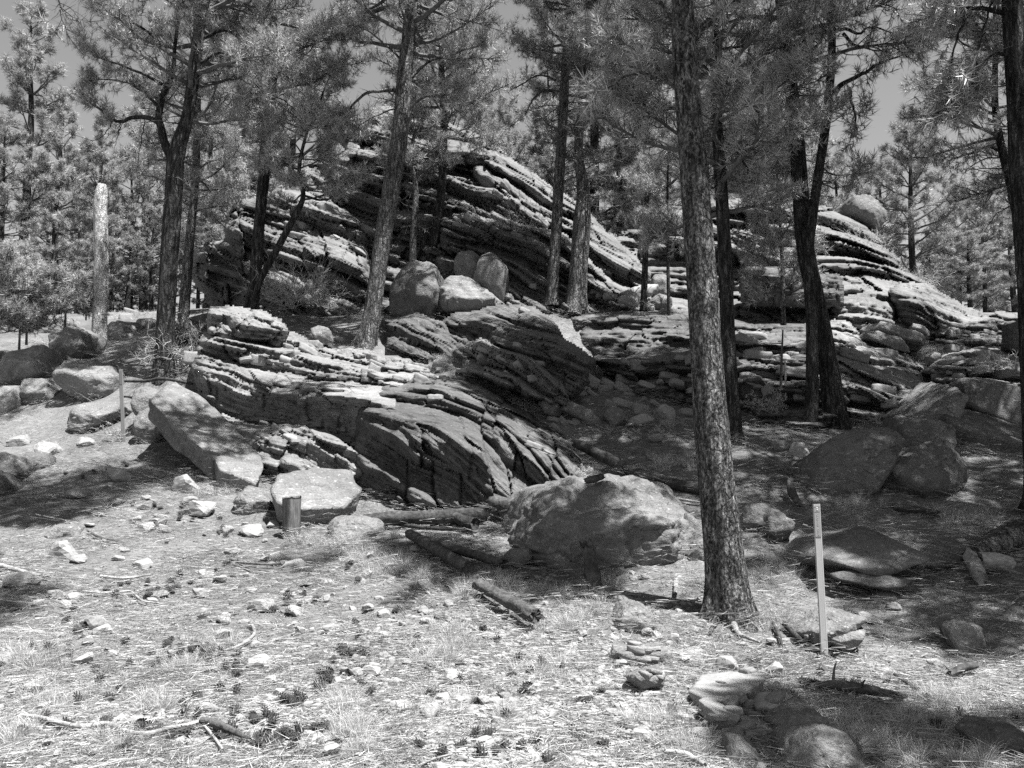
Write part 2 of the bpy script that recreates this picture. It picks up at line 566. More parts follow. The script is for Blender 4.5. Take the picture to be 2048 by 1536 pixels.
def poly_dist(px, py, poly):
    """signed distance (inside positive) to polygon in px"""
    poly = np.asarray(poly, float)
    n = len(poly)
    dmin = np.full(px.shape, 1e9)
    ins = np.zeros(px.shape, bool)
    for i in range(n):
        x1, y1 = poly[i]; x2, y2 = poly[(i + 1) % n]
        dx, dy = x2 - x1, y2 - y1
        t = np.clip(((px - x1) * dx + (py - y1) * dy) / (dx * dx + dy * dy + 1e-9), 0, 1)
        dmin = np.minimum(dmin, np.hypot(px - x1 - t * dx, py - y1 - t * dy))
        c = ((y1 > py) != (y2 > py)) & (px < (x2 - x1) * (py - y1) / (y2 - y1 + 1e-12) + x1)
        ins ^= c
    return np.where(ins, dmin, -dmin)


def outcrop(name, label, poly, ctl, mat, prm=None, seed=0, step=3.0, w=26, roll=1.0, back=2.5, cat='rock outcrop', parent=None, jag=7):
    prm = prm or {}
    poly = np.asarray(poly, float); ctl = np.asarray(ctl, float)
    x0, y0 = poly.min(0) - 12; x1, y1 = poly.max(0) + 12
    xs = np.arange(x0, x1, step); ys = np.arange(y0, y1, step)
    PX, PY = np.meshgrid(xs, ys)
    sh = PX.shape
    if 'squash' in prm:
        b0, k0 = prm['squash']
        ctl[:, 2] = np.where(ctl[:, 2] > b0, b0 + (ctl[:, 2] - b0) * k0, ctl[:, 2])
    X = ctl[:, :2] / 100.0
    wt = rbf_fit(X, ctl[:, 2], 0.01)
    d = rbf_eval(X, wt, np.stack([PX.ravel(), PY.ravel()], 1) / 100.0)
    px, py = PX.ravel(), PY.ravel()
    P0 = W(px, py, d)
    gd = np.gradient(d.reshape(sh), axis=0).ravel(); gzv = np.gradient(P0[:, 2].reshape(sh), axis=0).ravel()
    g0 = np.clip(gd / np.where(np.abs(gzv) < 1e-4, 1e-4, gzv), 0, 1.6)
    D, s = strata(P0, prm, seed, g0)
    e = poly_dist(px, py, poly) + jag * fbm(np.stack([px, py, 0 * px], 1), 0.03, 3, seed + 9) + 9 * np.clip(D / prm.get('sc', 1.0), -0.4, 0.4)
    t = np.clip(1 - e / w, 0, 1)
    rl = roll * (1 - np.sqrt(np.clip(1 - t * t, 0, 1)))
    df = d - D * (1 - 0.6 * t) + rl
    keep = e > 0
    # far side of the rock: bulges away from the viewer and meets the front at the rim
    tb = np.clip(e / (w * 4.0), 0, 1)
    db = d + roll + 0.02 + back * np.sqrt(1 - (1 - tb) ** 2)
    db = np.maximum(db, df + 0.05)
    k2 = keep.reshape(sh)
    quad = k2[:-1, :-1] & k2[1:, :-1] & k2[:-1, 1:] & k2[1:, 1:]
    idx = np.arange(sh[0] * sh[1]).reshape(sh)
    Q = np.stack([idx[:-1, :-1], idx[1:, :-1], idx[1:, 1:], idx[:-1, 1:]], -1)[quad]
    used = np.zeros(len(px), bool); used[Q.ravel()] = True
    mp = np.cumsum(used) - 1
    nv = used.sum()
    Vf = W(px[used], py[used], df[used]); Vb = W(px[used], py[used], db[used])
    Qf = mp[Q]; Qb = Qf[:, ::-1] + nv
    # rim
    E = np.concatenate([Qf[:, [0, 1]], Qf[:, [1, 2]], Qf[:, [2, 3]], Qf[:, [3, 0]]])
    key = E.min(1).astype(np.int64) * 10000000 + E.max(1)
    uq, ix, cnt = np.unique(key, return_index=True, return_counts=True)
    rim = E[ix[cnt == 1]]
    Qr = np.stack([rim[:, 1], rim[:, 0], rim[:, 0] + nv, rim[:, 1] + nv], 1)
    V = np.concatenate([Vf, Vb]); s2 = np.concatenate([s[used], s[used]])
    me = make_mesh(name, V, np.concatenate([Qf, Qb, Qr]), mat, True, {'s': s2})
    return link(name, me, parent, label, cat if parent is None else None, None if parent else 'layered sandstone outcrops')


lo = dict(a=0.22, b=0.10, c=0.0, x0=-2.0)
CL = dict(a=0.42, b=0.035, c=0.0, x0=-2.0, sc=1.4, warp=0.5, amp=1.25, squash=(21.5, 0.5))

# upper cliff
outcrop('rock_outcrop', 'tall layered cliff summit on the skyline behind the leaning pine', [(660, 262), (690, 236), (735, 232), (742, 214), (775, 212), (860, 232), (935, 262), (1020, 312), (1100, 372), (1160, 410), (1230, 470), (1300, 545), (1290, 640), (700, 640), (600, 560), (560, 420), (585, 340), (640, 325), (690, 300)],
        [(680, 240, 33), (760, 216, 34.5), (900, 255, 33), (1020, 320, 31.5), (1160, 420, 29), (1290, 550, 24.5), (700, 330, 30), (850, 330, 30), (1000, 400, 28), (580, 400, 28), (700, 450, 27), (850, 450, 26.5), (1000, 500, 24.5), (1120, 500, 25), (1200, 600, 22), (900, 620, 21.6), (700, 620, 22.5)],
        R_CLIFF, CL, 3, w=30, roll=1.8, back=6)
outcrop('rock_outcrop', 'dark overhanging end of the layered cliff behind the left pines', [(372, 520), (392, 490), (450, 478), (458, 425), (462, 402), (500, 398), (560, 380), (640, 385), (700, 420), (740, 470), (745, 640), (560, 650), (440, 640), (395, 580)],
        [(380, 520, 24.5), (460, 405, 25.5), (560, 385, 26), (700, 430, 26), (450, 500, 23.0), (560, 470, 24), (690, 500, 23.8), (480, 560, 22.6), (600, 560, 22), (720, 570, 21.5), (450, 620, 23.5), (600, 630, 20.6), (730, 640, 20.5)],
        R_CLIFF, dict(CL, a=0.46, x0=-8, b=0.03), 12, w=22, roll=1.4, back=4)
outcrop('rock_outcrop', 'broad dipping cliff shoulder behind the paired pines', [(880, 430), (930, 420), (1010, 440), (1060, 455), (1130, 470), (1180, 520), (1260, 590), (1250, 640), (900, 640), (870, 540)],
        [(880, 440, 25.5), (1000, 450, 25), (1130, 480, 24.5), (1240, 590, 21.8), (900, 520, 23.6), (1000, 530, 23), (1100, 560, 22), (900, 620, 21), (1000, 620, 20.9), (1150, 625, 21.1)],
        R_CLIFF, dict(CL, a=0.5, sc=1.3), 21, w=20, roll=1.0, back=3)
# right hand cliff
outcrop('rock_outcrop', 'sunlit sloping cliff beneath the perched round boulder', [(1280, 500), (1320, 470), (1330, 425), (1420, 402), (1500, 396), (1560, 405), (1640, 412), (1700, 432), (1760, 478), (1800, 530), (1870, 578), (1950, 622), (2070, 645), (2070, 720), (1850, 690), (1700, 670), (1480, 670), (1290, 650)],
        [(1330, 430, 30), (1450, 402, 32), (1560, 410, 33), (1700, 435, 32.5), (1780, 500, 30), (1870, 580, 27), (2048, 650, 24), (1300, 560, 25), (1400, 540, 25), (1520, 500, 27), (1650, 520, 26.5), (1750, 580, 24), (1400, 630, 21.5), (1600, 640, 21.6), (1800, 660, 20.8), (2000, 700, 19.5)],
        R_CLIFF, dict(CL, a=0.12, b=0.03, x0=9, sc=1.5, squash=(21, .75)), 33, w=26, roll=1.6, back=5)
outcrop('rock_outcrop', 'low broken saddle of rock between the two cliffs', [(1150, 560), (1190, 500), (1235, 470), (1290, 450), (1345, 470), (1370, 560), (1370, 650), (1150, 650)],
        [(1180, 520, 28), (1290, 455, 30), (1350, 480, 29), (1180, 640, 22.5), (1290, 560, 25), (1360, 640, 22.0), (1270, 630, 22.2)], R_CLIFF, dict(CL, sc=1.1, a=.3, squash=(22, .9)), 37, w=20, roll=1.0, back=3)
outcrop('rock_outcrop', 'long dark shaded block under the right cliff', [(1478, 560), (1492, 535), (1560, 530), (1680, 548), (1692, 575), (1690, 612), (1600, 618), (1480, 612)],
        [(1480, 540, 20.2), (1600, 535, 20), (1690, 560, 20), (1480, 610, 20.1), (1600, 615, 19.8), (1690, 610, 19.8), (1580, 575, 19.5)],
        R_DARK, dict(a=0.04, c=0, amp=0.5, sc=0.9), 41, w=14, roll=0.6, back=1.6)
outcrop('rock_outcrop', 'bulging wind-carved rock head beside the lichen covered slope', [(1776, 575), (1800, 563), (1850, 572), (1900, 600), (1960, 625), (1990, 650), (1960, 672), (1880, 668), (1790, 660), (1782, 620)],
        [(1780, 575, 21), (1850, 575, 21.6), (1960, 630, 21.5), (1830, 610, 19.8), (1790, 650, 20.4), (1900, 655, 20.2), (1980, 665, 20.8)],
        R_CLIFF, dict(a=0.3, c=0, amp=0.6, sc=0.9), 45, w=18, roll=0.9, back=2)
outcrop('rock_outcrop', 'rough lichen covered rock slope below the dark block', [(1660, 600), (1700, 592), (1780, 586), (1792, 620), (1790, 655), (1740, 660), (1700, 650), (1670, 630)],
        [(1660, 600, 21), (1780, 590, 21.2), (1700, 650, 19.6), (1785, 650, 19.8), (1725, 620, 20.2)],
        R_PALE, dict(a=0.1, c=0, amp=0.5, sc=0.5), 49, w=12, roll=0.5, back=1.5)
outcrop('rock_outcrop', 'low rounded ledge at the edge by the grassy saddle', [(1900, 660), (1960, 625), (2080, 628), (2080, 700), (2010, 690), (1930, 692)],
        [(1900, 665, 20.5), (2000, 630, 21.5), (2070, 640, 21.5), (2000, 680, 19.6), (2070, 695, 19.3)],
        R_CLIFF, dict(a=0.1, c=0, amp=0.8, sc=0.9), 53, w=18, roll=0.9, back=2)
# dark wall in the shaded gully and lit ledges right of it
outcrop('rock_outcrop', 'long shaded ledge wall behind the near pine trunks', [(1130, 628), (1250, 618), (1400, 622), (1500, 640), (1650, 645), (1710, 700), (1720, 830), (1600, 880), (1450, 850), (1350, 820), (1280, 800), (1200, 740), (1170, 690)],
        [(1140, 630, 20.3), (1300, 622, 20.4), (1500, 645, 20), (1700, 690, 19), (1200, 700, 18), (1350, 700, 17.0), (1500, 700, 17.0), (1650, 720, 16.6), (1280, 790, 15.6), (1400, 800, 15.2), (1550, 800, 14.8), (1700, 820, 14.5), (1500, 860, 14.4)],
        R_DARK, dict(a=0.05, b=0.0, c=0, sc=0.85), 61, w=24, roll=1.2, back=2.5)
outcrop('rock_outcrop', 'sunlit banded ledges stepping down beside the forked pine', [(1640, 650), (1690, 640), (1740, 690), (1800, 700), (1850, 735), (1855, 790), (1790, 830), (1760, 870), (1640, 880), (1620, 760)],
        [(1650, 655, 18.6), (1740, 690, 18), (1850, 740, 17.5), (1650, 760, 15.4), (1760, 760, 15.8), (1840, 790, 16), (1650, 860, 14.2), (1760, 850, 14.2)],
        R_BLUFF, dict(a=0.3, b=0.0, c=0, sc=0.7, x0=6), 65, w=20, roll=0.9, back=2)
outcrop('rock_outcrop', 'thin stacked ledges below the grassy saddle', [(1845, 742), (1880, 715), (1950, 690), (2030, 700), (2090, 715), (2090, 770), (1990, 775), (1870, 765)],
        [(1850, 745, 17), (1950, 695, 18), (2080, 720, 17.8), (1870, 765, 16.2), (2000, 770, 15.8), (2080, 765, 15.8)],
        R_BLUFF, dict(a=0.0, c=0, sc=0.6, x0=6), 69, w=14, roll=0.7, back=1.6)
# mid ledge group
outcrop('rock_outcrop', 'curved shell-like ledge above the striped rock fins', [(880, 650), (905, 628), (990, 613), (1065, 612), (1105, 640), (1130, 675), (1190, 722), (1185, 770), (1140, 800), (1060, 780), (960, 760), (900, 720)],
        [(890, 650, 18), (1000, 618, 18.2), (1090, 635, 17.6), (1185, 725, 15.8), (1140, 790, 14.4), (940, 690, 16.4), (1030, 680, 16.0), (1110, 720, 15.3), (960, 750, 15.5), (1060, 770, 15.0)],
        R_SMOOTH if False else R_DARK, dict(a=0.55, b=0.0, c=0, sc=0.9, x0=0, amp=0.55), 77, w=22, roll=1.0, back=2)
outcrop('rock_outcrop', 'lens shaped striped rock right of the leaning pine foot', [(770, 640), (830, 628), (885, 640), (930, 690), (938, 720), (905, 735), (830, 715), (775, 690)],
        [(775, 645, 18.2), (885, 645, 17.8), (930, 700, 16.6), (830, 670, 17), (830, 712, 16.4), (900, 732, 16.2)],
        R_DARK, dict(a=0.5, c=0, sc=0.7, x0=-2), 81, w=16, roll=0.8, back=1.6)
outcrop('rock_outcrop', 'narrow striped rock fins catching sun in the middle', [(925, 700), (960, 675), (1000, 690), (1050, 702), (1090, 735), (1140, 790), (1135, 820), (1080, 800), (1000, 775), (930, 745)],
        [(930, 705, 15.8), (1000, 692, 15.7), (1060, 710, 15.2), (1135, 795, 14.0), (1000, 740, 14.9), (1060, 770, 14.3), (940, 745, 15.4)],
        R_BLUFF, dict(a=0.62, c=0, sc=0.62, x0=-1, amp=1.3), 85, w=12, roll=0.6, back=1.4)
# front bluff
outcrop('rock_outcrop', 'stepped bluff of thin sandstone beds behind the leaning slab', [(386, 745), (396, 690), (400, 665), (470, 660), (575, 665), (640, 690), (720, 700), (860, 730), (900, 760), (880, 800), (760, 860), (700, 905), (560, 890), (440, 875), (400, 800)],
        [(390, 745, 14.4), (400, 670, 15.6), (550, 668, 16.2), (700, 705, 16.6), (860, 735, 16.0), (450, 740, 14.5), (560, 745, 14.6), (680, 760, 14.4), (820, 790, 13.9), (430, 830, 14.2), (560, 840, 14.0), (690, 850, 13.6), (560, 885, 14.2)],
        R_BLUFF, dict(lo, sc=0.72, a=0.2, b=0.02, amp=1.3, block=.7), 91, w=22, roll=0.9, back=2.5)
outcrop('rock_outcrop', 'rounded cap rock on top of the stepped bluff', [(414, 640), (418, 617), (455, 613), (520, 622), (565, 640), (578, 662), (560, 690), (470, 680), (418, 668)],
        [(416, 640, 15.6), (450, 615, 16.3), (570, 650, 16), (480, 645, 15.4), (470, 680, 15.1), (550, 680, 15.2)],
        R_BLUFF, dict(lo, sc=0.55, amp=0.9, a=0.2, b=0), 95, w=12, roll=0.8, back=1.2)
outcrop('rock_outcrop', 'lowest jagged ledge between the slab and the dark rock face', [(425, 850), (445, 832), (500, 850), (560, 845), (620, 852), (690, 850), (730, 880), (735, 960), (640, 965), (540, 960), (470, 930)],
        [(430, 850, 13.7), (560, 852, 13.5), (700, 860, 13.3), (470, 900, 13.0), (560, 910, 12.7), (700, 920, 12.6), (560, 955, 12.4), (720, 960, 12.2)],
        R_BLUFF, dict(lo, sc=0.6, a=0.25, block=.7), 99, w=16, roll=0.7, back=1.2, jag=12)
outcrop('rock_outcrop', 'massive dark rock face above the fallen logs', [(706, 870), (714, 835), (722, 800), (760, 775), (830, 752), (900, 755), (960, 770), (1020, 805), (1090, 845), (1150, 880), (1195, 930), (1185, 985), (1090, 1010), (980, 1030), (850, 1025), (760, 1010), (712, 985)],
        [(712, 850, 12.6), (740, 800, 13.2), (830, 756, 14.2), (900, 760, 14.0), (1000, 800, 13.6), (1090, 850, 13.1), (1190, 930, 12.0), (720, 920, 12.0), (760, 860, 12.1), (850, 850, 12.1), (950, 870, 12.0), (1060, 900, 11.9), (850, 930, 11.4), (1000, 950, 11.3), (1120, 950, 11.6), (740, 985, 11.6), (870, 1010, 11.2), (1000, 1020, 11.0), (1150, 990, 11.3)],
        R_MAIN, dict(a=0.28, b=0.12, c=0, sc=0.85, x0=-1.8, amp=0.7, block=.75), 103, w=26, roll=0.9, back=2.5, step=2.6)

# ------------------------------------------------------------------ boulders


def ico(sub):
    import bmesh
    bm = bmesh.new()
    bmesh.ops.create_icosphere(bm, subdivisions=sub, radius=1.0)
    V = np.array([v.co[:] for v in bm.verts]); Fc = np.array([[v.index for v in f.verts] for f in bm.faces])
    bm.free()
    return V, Fc


ICO = {k: ico(k) for k in (1, 2, 3, 4, 5, 6)}


def stone_shape(planes, half, sub=4, p=16, seed=0, rough=0.05, nsc=1.0, groove=0.0, gdir=(0.1, 0, 1.0)):
    V, Fc = ICO[sub]
    D = V * np.asarray(half)
    D = D / np.linalg.norm(D, axis=1, keepdims=True)
    acc = np.zeros(len(D))
    for n, h in planes:
        n = np.asarray(n, float); L = np.linalg.norm(n)
        acc += np.clip((D @ (n / L)) / (h / L), 0, None) ** p
    r = acc ** (-1.0 / p)
    P = D * r[:, None]
    sz = float(np.mean(half))
    q = P + seed * 3.7
    disp = rough * sz * (1.0 * fbm(q, 1.3 * nsc / sz, 3, seed) + 0.95 * fbm(q, 4.5 * nsc / sz, 3, seed + 4) + (0.3 * fbm(q, 16 * nsc / sz, 2, seed + 5) if sub > 4 else 0) + 0.45 * np.round(2.5 * noise(q, 2.2 * nsc / sz, seed + 7)) / 2.5 - 0.8 * np.clip(0.12 - np.abs(noise(q, 1.7 / sz, seed + 6)), 0, 1) * 4)
    g = np.asarray(gdir) / np.linalg.norm(gdir)
    sc_ = P @ g + 0.06 * sz * fbm(q, 1.5 / sz, 2, seed + 8)
    if groove:
        t = sc_ / (0.16 * sz)
        k = np.floor(t); f = t - k
        disp += groove * sz * ((h2(k, k * 0, seed) - 0.5) * sstep(0, .15, f) * sstep(0, .15, 1 - f) - 0.35 * (1 - sstep(0, 0.12, f)))
    P = P + D * disp[:, None]
    return P, Fc, sc_


def boulder(label, poly, d=None, thick=None, mat=R_BOULD, facets=(), p=44, rough=0.075, sub=None, seed=1, groove=0.0, tilt=0.25, sink=0.0, name='boulder', group='boulders around the clearing', gdir=(0.1, 0, 1.0), cat='boulder'):
    poly = np.asarray(poly, float)
    if d is None:
        k = np.argmax(poly[:, 1])
        d = hit(poly[:, 0].mean(), poly[:, 1].max() - 4)[1]
    if sub is None:
        sub = 5 if np.ptp(poly[:, 0]) > 75 else 4
    p = max(p * 1.4, 16)
    hh = np.ptp(poly[:, 1]); ym = poly[:, 1].max()
    poly = poly.copy()
    if sink >= 0:
        poly[:, 1] += 0.13 * hh * sstep(0.35 * hh, 0, ym - poly[:, 1])
    Pw = W(poly[:, 0], poly[:, 1], d)
    wx = np.ptp(Pw[:, 0]); wz = np.ptp(Pw[:, 2])
    if thick is None:
        thick = 0.5 * (wx + wz) * 0.9
    dc = d + thick * 0.35
    Pw = W(poly[:, 0], poly[:, 1], dc)
    c = np.array([0.5 * (Pw[:, 0].max() + Pw[:, 0].min()), dc, 0.5 * (Pw[:, 2].max() + Pw[:, 2].min())])
    if d < 7:
        c[2] += 0.055
    Q = Pw - c
    planes = []
    area = 0
    n = len(Q)
    for i in range(n):
        a, b = Q[i], Q[(i + 1) % n]
        area += a[0] * b[2] - b[0] * a[2]
    sg = 1 if area > 0 else -1
    rs = random.Random(seed)
    for i in range(n):
        a, b = Q[i], Q[(i + 1) % n]
        e = b - a
        nn = np.array([e[2], 0, -e[0]]) * sg
        nn /= np.linalg.norm(nn) + 1e-9
        h = nn @ a
        if h < 0.02:
            h = 0.02
        ny = rs.uniform(-tilt, tilt)
        planes.append(((nn[0], ny, nn[2]), h))
    th = thick / 2
    planes.append(((rs.uniform(-.15, .15), -1, rs.uniform(-.1, .2)), th * 0.95))
    planes.append(((0, 1, 0.1), th))
    H = wz / 2
    for f in facets:   # (nx, ny, nz, fraction of support)
        nn = np.array(f[:3], float)
        sup = 0.8 * abs(nn[0]) * wx / 2 + 0.97 * abs(nn[2]) * H + (f[3] - 0.4) * abs(nn[1]) * th
        if nn[2] < -0.1 or nn[2] < 0.2 and abs(nn[0]) > 0.2:
            sup = (abs(nn[0]) * wx / 2 + abs(nn[1]) * th + abs(nn[2]) * H) * f[3]
        planes.append((nn, sup))
    for k in range(2 if facets else 9):
        nn = np.array([rs.uniform(-1, 1), rs.uniform(-1, .2), rs.uniform(-.6, 1)])
        sup = math.sqrt((nn[0] * wx / 2) ** 2 + (nn[1] * th) ** 2 + (nn[2] * H) ** 2)
        planes.append((nn, sup * rs.uniform(0.88, 1.08)))
    if not facets:
        nn = np.array([rs.uniform(-.2, .2), -0.75, 0.8])
        planes.append((nn, (0.35 * abs(nn[1]) * th + nn[2] * H * 0.97)))
        nn = np.array([rs.uniform(-.6, .6), -0.8, -0.4])
        planes.append((nn, (abs(nn[0]) * wx / 2 + abs(nn[1]) * th + abs(nn[2]) * H) * 0.72))
    P, Fc, s = stone_shape(planes, (wx / 2, th, wz / 2), sub, p, seed, rough, groove=groove, gdir=gdir)
    me = make_mesh(name, P, Fc, mat, True, {'s': s})
    return link(name, me, None, label, cat, group, loc=c)


def box_poly(x0, y0, x1, y1, seed=0, k=9):
    rs = random.Random(seed)
    cx, cy, a, b = (x0 + x1) / 2, (y0 + y1) / 2, (x1 - x0) / 2, (y1 - y0) / 2
    out = []
    for i in range(k):
        t = 2 * math.pi * (i + rs.uniform(-.3, .3)) / k
        c_, s_ = math.cos(t), math.sin(t)
        e = 0.75
        out.append((cx + a * 1.04 * math.copysign(abs(c_) ** e, c_), cy + b * 1.04 * math.copysign(abs(s_) ** e, s_)))
    return out




def plate(label, pts, thick, mat=R_PALE, seed=1, taper=0.25, rough=0.04, groove=0.008, sub=5, name='boulder', cat='boulder', chips=3):
    pts = np.array([W(x, y, d) for x, y, d in pts])
    c = pts.mean(0); Q = pts - c
    n = np.linalg.svd(Q)[2][2]
    if n @ np.array([0, -.5, 1]) < 0:
        n = -n
    u = unit(Q[np.argmax(np.linalg.norm(Q, axis=1))] - n * (Q[np.argmax(np.linalg.norm(Q, axis=1))] @ n)); v = np.cross(n, u)
    q = np.stack([Q @ u, Q @ v], 1)
    hull = q[np.argsort(np.arctan2(q[:, 1], q[:, 0]))]
    hx, hy = np.abs(q[:, 0]).max(), np.abs(q[:, 1]).max()
    rs = random.Random(seed)
    z0 = -thick / 2
    pl = [((rs.uniform(-.03, .03), rs.uniform(-.03, .03), 1), thick / 2), ((0, 0, -1), thick / 2)]
    for i in range(len(hull)):
        a, b = hull[i], hull[(i + 1) % len(hull)]
        e = b - a
        nn = np.array([e[1], -e[0]]); nn /= np.linalg.norm(nn) + 1e-9
        if nn @ a < 0:
            nn = -nn
        t = taper * rs.uniform(.2, 1.4)
        pl.append(((nn[0], nn[1], -t), nn @ a - t * thick / 2))
    for k in range(chips):
        a = rs.uniform(0, 6.28)
        nn = np.array([math.cos(a), math.sin(a), rs.uniform(.5, 1.2)])
        pl.append((nn, math.sqrt((nn[0] * hx) ** 2 + (nn[1] * hy) ** 2) * .92 + nn[2] * thick * .42))
    P, Fc, s_ = stone_shape(pl, (hx, hy, thick / 2), sub, 90, seed, rough, groove=groove, gdir=(0.05, 0.05, 1))
    P = P - np.array([0, 0, thick / 2])
    Pw = P[:, :1] * u + P[:, 1:2] * v + P[:, 2:] * n
    me = make_mesh(name, Pw, Fc, mat, True, {'s': s_})
    return link(name, me, None, label, cat, 'boulders around the clearing', loc=c)


plate('big triangular boulder with bright flat top behind the grey stub post', [(541, 968, 10.55), (556, 948, 11.00), (610, 935, 11.45), (702, 944, 11.50), (725, 972, 11.00), (690, 1012, 10.50), (600, 1022, 10.25), (556, 1008, 10.25)], .62, seed=4, taper=.42, rough=.05, groove=.01)
plate('long tilted sandstone slab leaning on round boulders', [(300, 786, 13.0), (345, 762, 14.0), (395, 798, 13.9), (528, 900, 12.6), (527, 925, 12.2), (432, 925, 11.9), (350, 856, 12.5)], .34, seed=8, taper=.1, rough=.05, groove=.05)
plate('blunt lower end block of the leaning slab', [(430, 915, 11.9), (470, 895, 12.3), (520, 898, 12.4), (529, 930, 12.0), (514, 968, 11.5), (440, 938, 11.6)], .5, seed=10, taper=.15, rough=.05)
plate('upright pale plate standing behind the top of the leaning slab', [(325, 800, 13.8), (334, 757, 14.3), (350, 760, 14.4), (392, 800, 14.2), (445, 860, 13.5), (400, 860, 13.3)], .3, seed=9, rough=.05)
plate('bright flat topped stone with a dark broken end', [(1378, 1376, 5.35), (1400, 1348, 5.75), (1455, 1344, 5.85), (1526, 1340, 5.8), (1530, 1356, 5.6), (1462, 1410, 5.1), (1410, 1398, 5.15)], .14, R_BIGSTONE, seed=53, taper=.2, rough=.04, groove=.0)
plate('thin tilted slab in front of the bright flat topped stone', [(1396, 1402, 5.05), (1412, 1390, 5.15), (1445, 1405, 5.1), (1482, 1432, 4.95), (1474, 1446, 4.85), (1440, 1430, 4.85)], .07, R_BIGSTONE, seed=54, rough=.04)
plate('long sloping slab under the square sided boulder', [(1885, 828, 12.9), (1960, 812, 13.8), (2100, 872, 13.2), (2100, 900, 12.2), (1990, 862, 12.1), (1890, 842, 12.4)], .5, R_SHADE, seed=41, rough=.05, taper=.1)
plate('flat angular rock plate propped in the stony patch', [(1480, 1432, 5.1), (1540, 1425, 5.2), (1560, 1440, 5.1), (1535, 1470, 4.8), (1490, 1465, 4.8)], .1, R_BIGSTONE, seed=154, rough=.04)
plate('long tan plate at the near edge of the stony patch', [(1300, 1500, 4.6), (1350, 1490, 4.7), (1400, 1520, 4.55), (1380, 1550, 4.4), (1320, 1540, 4.4)], .06, R_BIGSTONE, seed=155, rough=.04)
plate('broad low slab right of the layered rim slab', [(1355, 1300, 6.6), (1395, 1290, 6.8), (1420, 1310, 6.6), (1400, 1335, 6.3), (1360, 1330, 6.3)], .1, R_BIGSTONE, seed=156, rough=.04)
boulder('round boulder half shaded beneath the leaning slab', [(270, 850), (278, 828), (300, 816), (330, 822), (352, 850), (345, 880), (310, 890), (280, 880)], thick=0.7, seed=11, p=7, mat=R_BOULD)
boulder('rounded upright boulder behind the half shaded round one', [(264, 800), (272, 780), (292, 772), (318, 782), (328, 810), (310, 835), (275, 830)], d=14.4, thick=0.6, seed=12, p=7)
boulder('flat rounded boulder left of the thin grey marker', [(150, 842), (160, 818), (190, 806), (235, 805), (260, 818), (240, 842), (205, 860), (170, 866), (155, 858)], thick=1.2, seed=13, p=8, facets=[(0.1, -0.5, 0.85, 0.55)])
boulder('large smooth boulder undercut on its shaded underside', [(129, 740), (140, 722), (185, 722), (225, 725), (262, 775), (258, 795), (215, 802), (165, 785), (138, 765)], thick=1.9, seed=14, p=12, facets=[(0.15, -0.45, 0.9, 0.5), (-0.2, -0.8, -0.5, 0.6)])
boulder('cracked bright boulder with undercut foot at the forest edge', [(25, 712), (40, 698), (75, 690), (110, 700), (131, 740), (125, 763), (80, 770), (38, 758)], thick=1.9, seed=15, p=16, groove=0.03, mat=R_PALE, facets=[(0.1, -0.5, 0.85, 0.5), (0, -0.9, -0.3, 0.75)])
boulder('knobbly tall boulder beside the white snag', [(118, 680), (128, 660), (150, 655), (180, 668), (195, 700), (180, 722), (140, 725), (122, 705)], d=18.8, thick=1.6, seed=16, rough=0.1)
boulder('small pale boulder perched beside the knobbly one', box_poly(100, 664, 124, 690, 3), d=19.4, seed=17, mat=R_PALE, sub=4)
boulder('low pale boulder at the clearing edge under the cracked boulder', box_poly(-12, 772, 60, 832, 5), seed=18, mat=R_PALE, thick=1.6)
boulder('dark split boulder next to the low pale one', box_poly(48, 757, 122, 808, 6), seed=19, thick=1.2, groove=0.04)
boulder('grey boulder deep in shade at the left edge', box_poly(-30, 908, 52, 978, 7), seed=20, thick=1.2, mat=R_SHADE)
boulder('lower shaded boulder cut by the left edge', box_poly(-40, 940, 16, 1010, 8), seed=21, thick=0.9, mat=R_SHADE, p=9)
boulder('flat dark stone beside the shaded left boulder', box_poly(42, 905, 98, 945, 9), seed=22, thick=0.8, mat=R_SHADE, sub=4)
boulder('square cut small boulder half in shade left of the clearing', box_poly(95, 1049, 160, 1080, 10, 6), seed=23, thick=0.5, sub=4, p=20)
boulder('shaded small boulder behind the leaning slab foot', [(218, 860), (240, 845), (252, 856), (240, 870), (222, 870)], d=16, seed=24, sub=3)
boulder('bright boulder in front of the dark pine forest', box_poly(268, 636, 318, 675, 12), d=24, seed=25, mat=R_BOULD)
boulder('pale flat boulder right of the white snag', box_poly(222, 645, 285, 690, 13), d=23, seed=26, mat=R_PALE, thick=2)
boulder('broad pale dome of rock among young pines', box_poly(40, 632, 150, 680, 14), d=24, seed=27, mat=R_PALE, thick=4, p=7)
boulder('cracked boulder left of the stub post with a dark split', [(470, 1000), (490, 978), (525, 985), (545, 1005), (535, 1030), (495, 1032), (478, 1020)], thick=0.5, seed=28, mat=R_PALE, groove=0.05, gdir=(0.8, 0, 0.4), sub=5)
boulder('low buried pale rock below the triangular boulder', box_poly(655, 1032, 768, 1080, 16), seed=29, mat=R_PALE, thick=0.9, p=7)
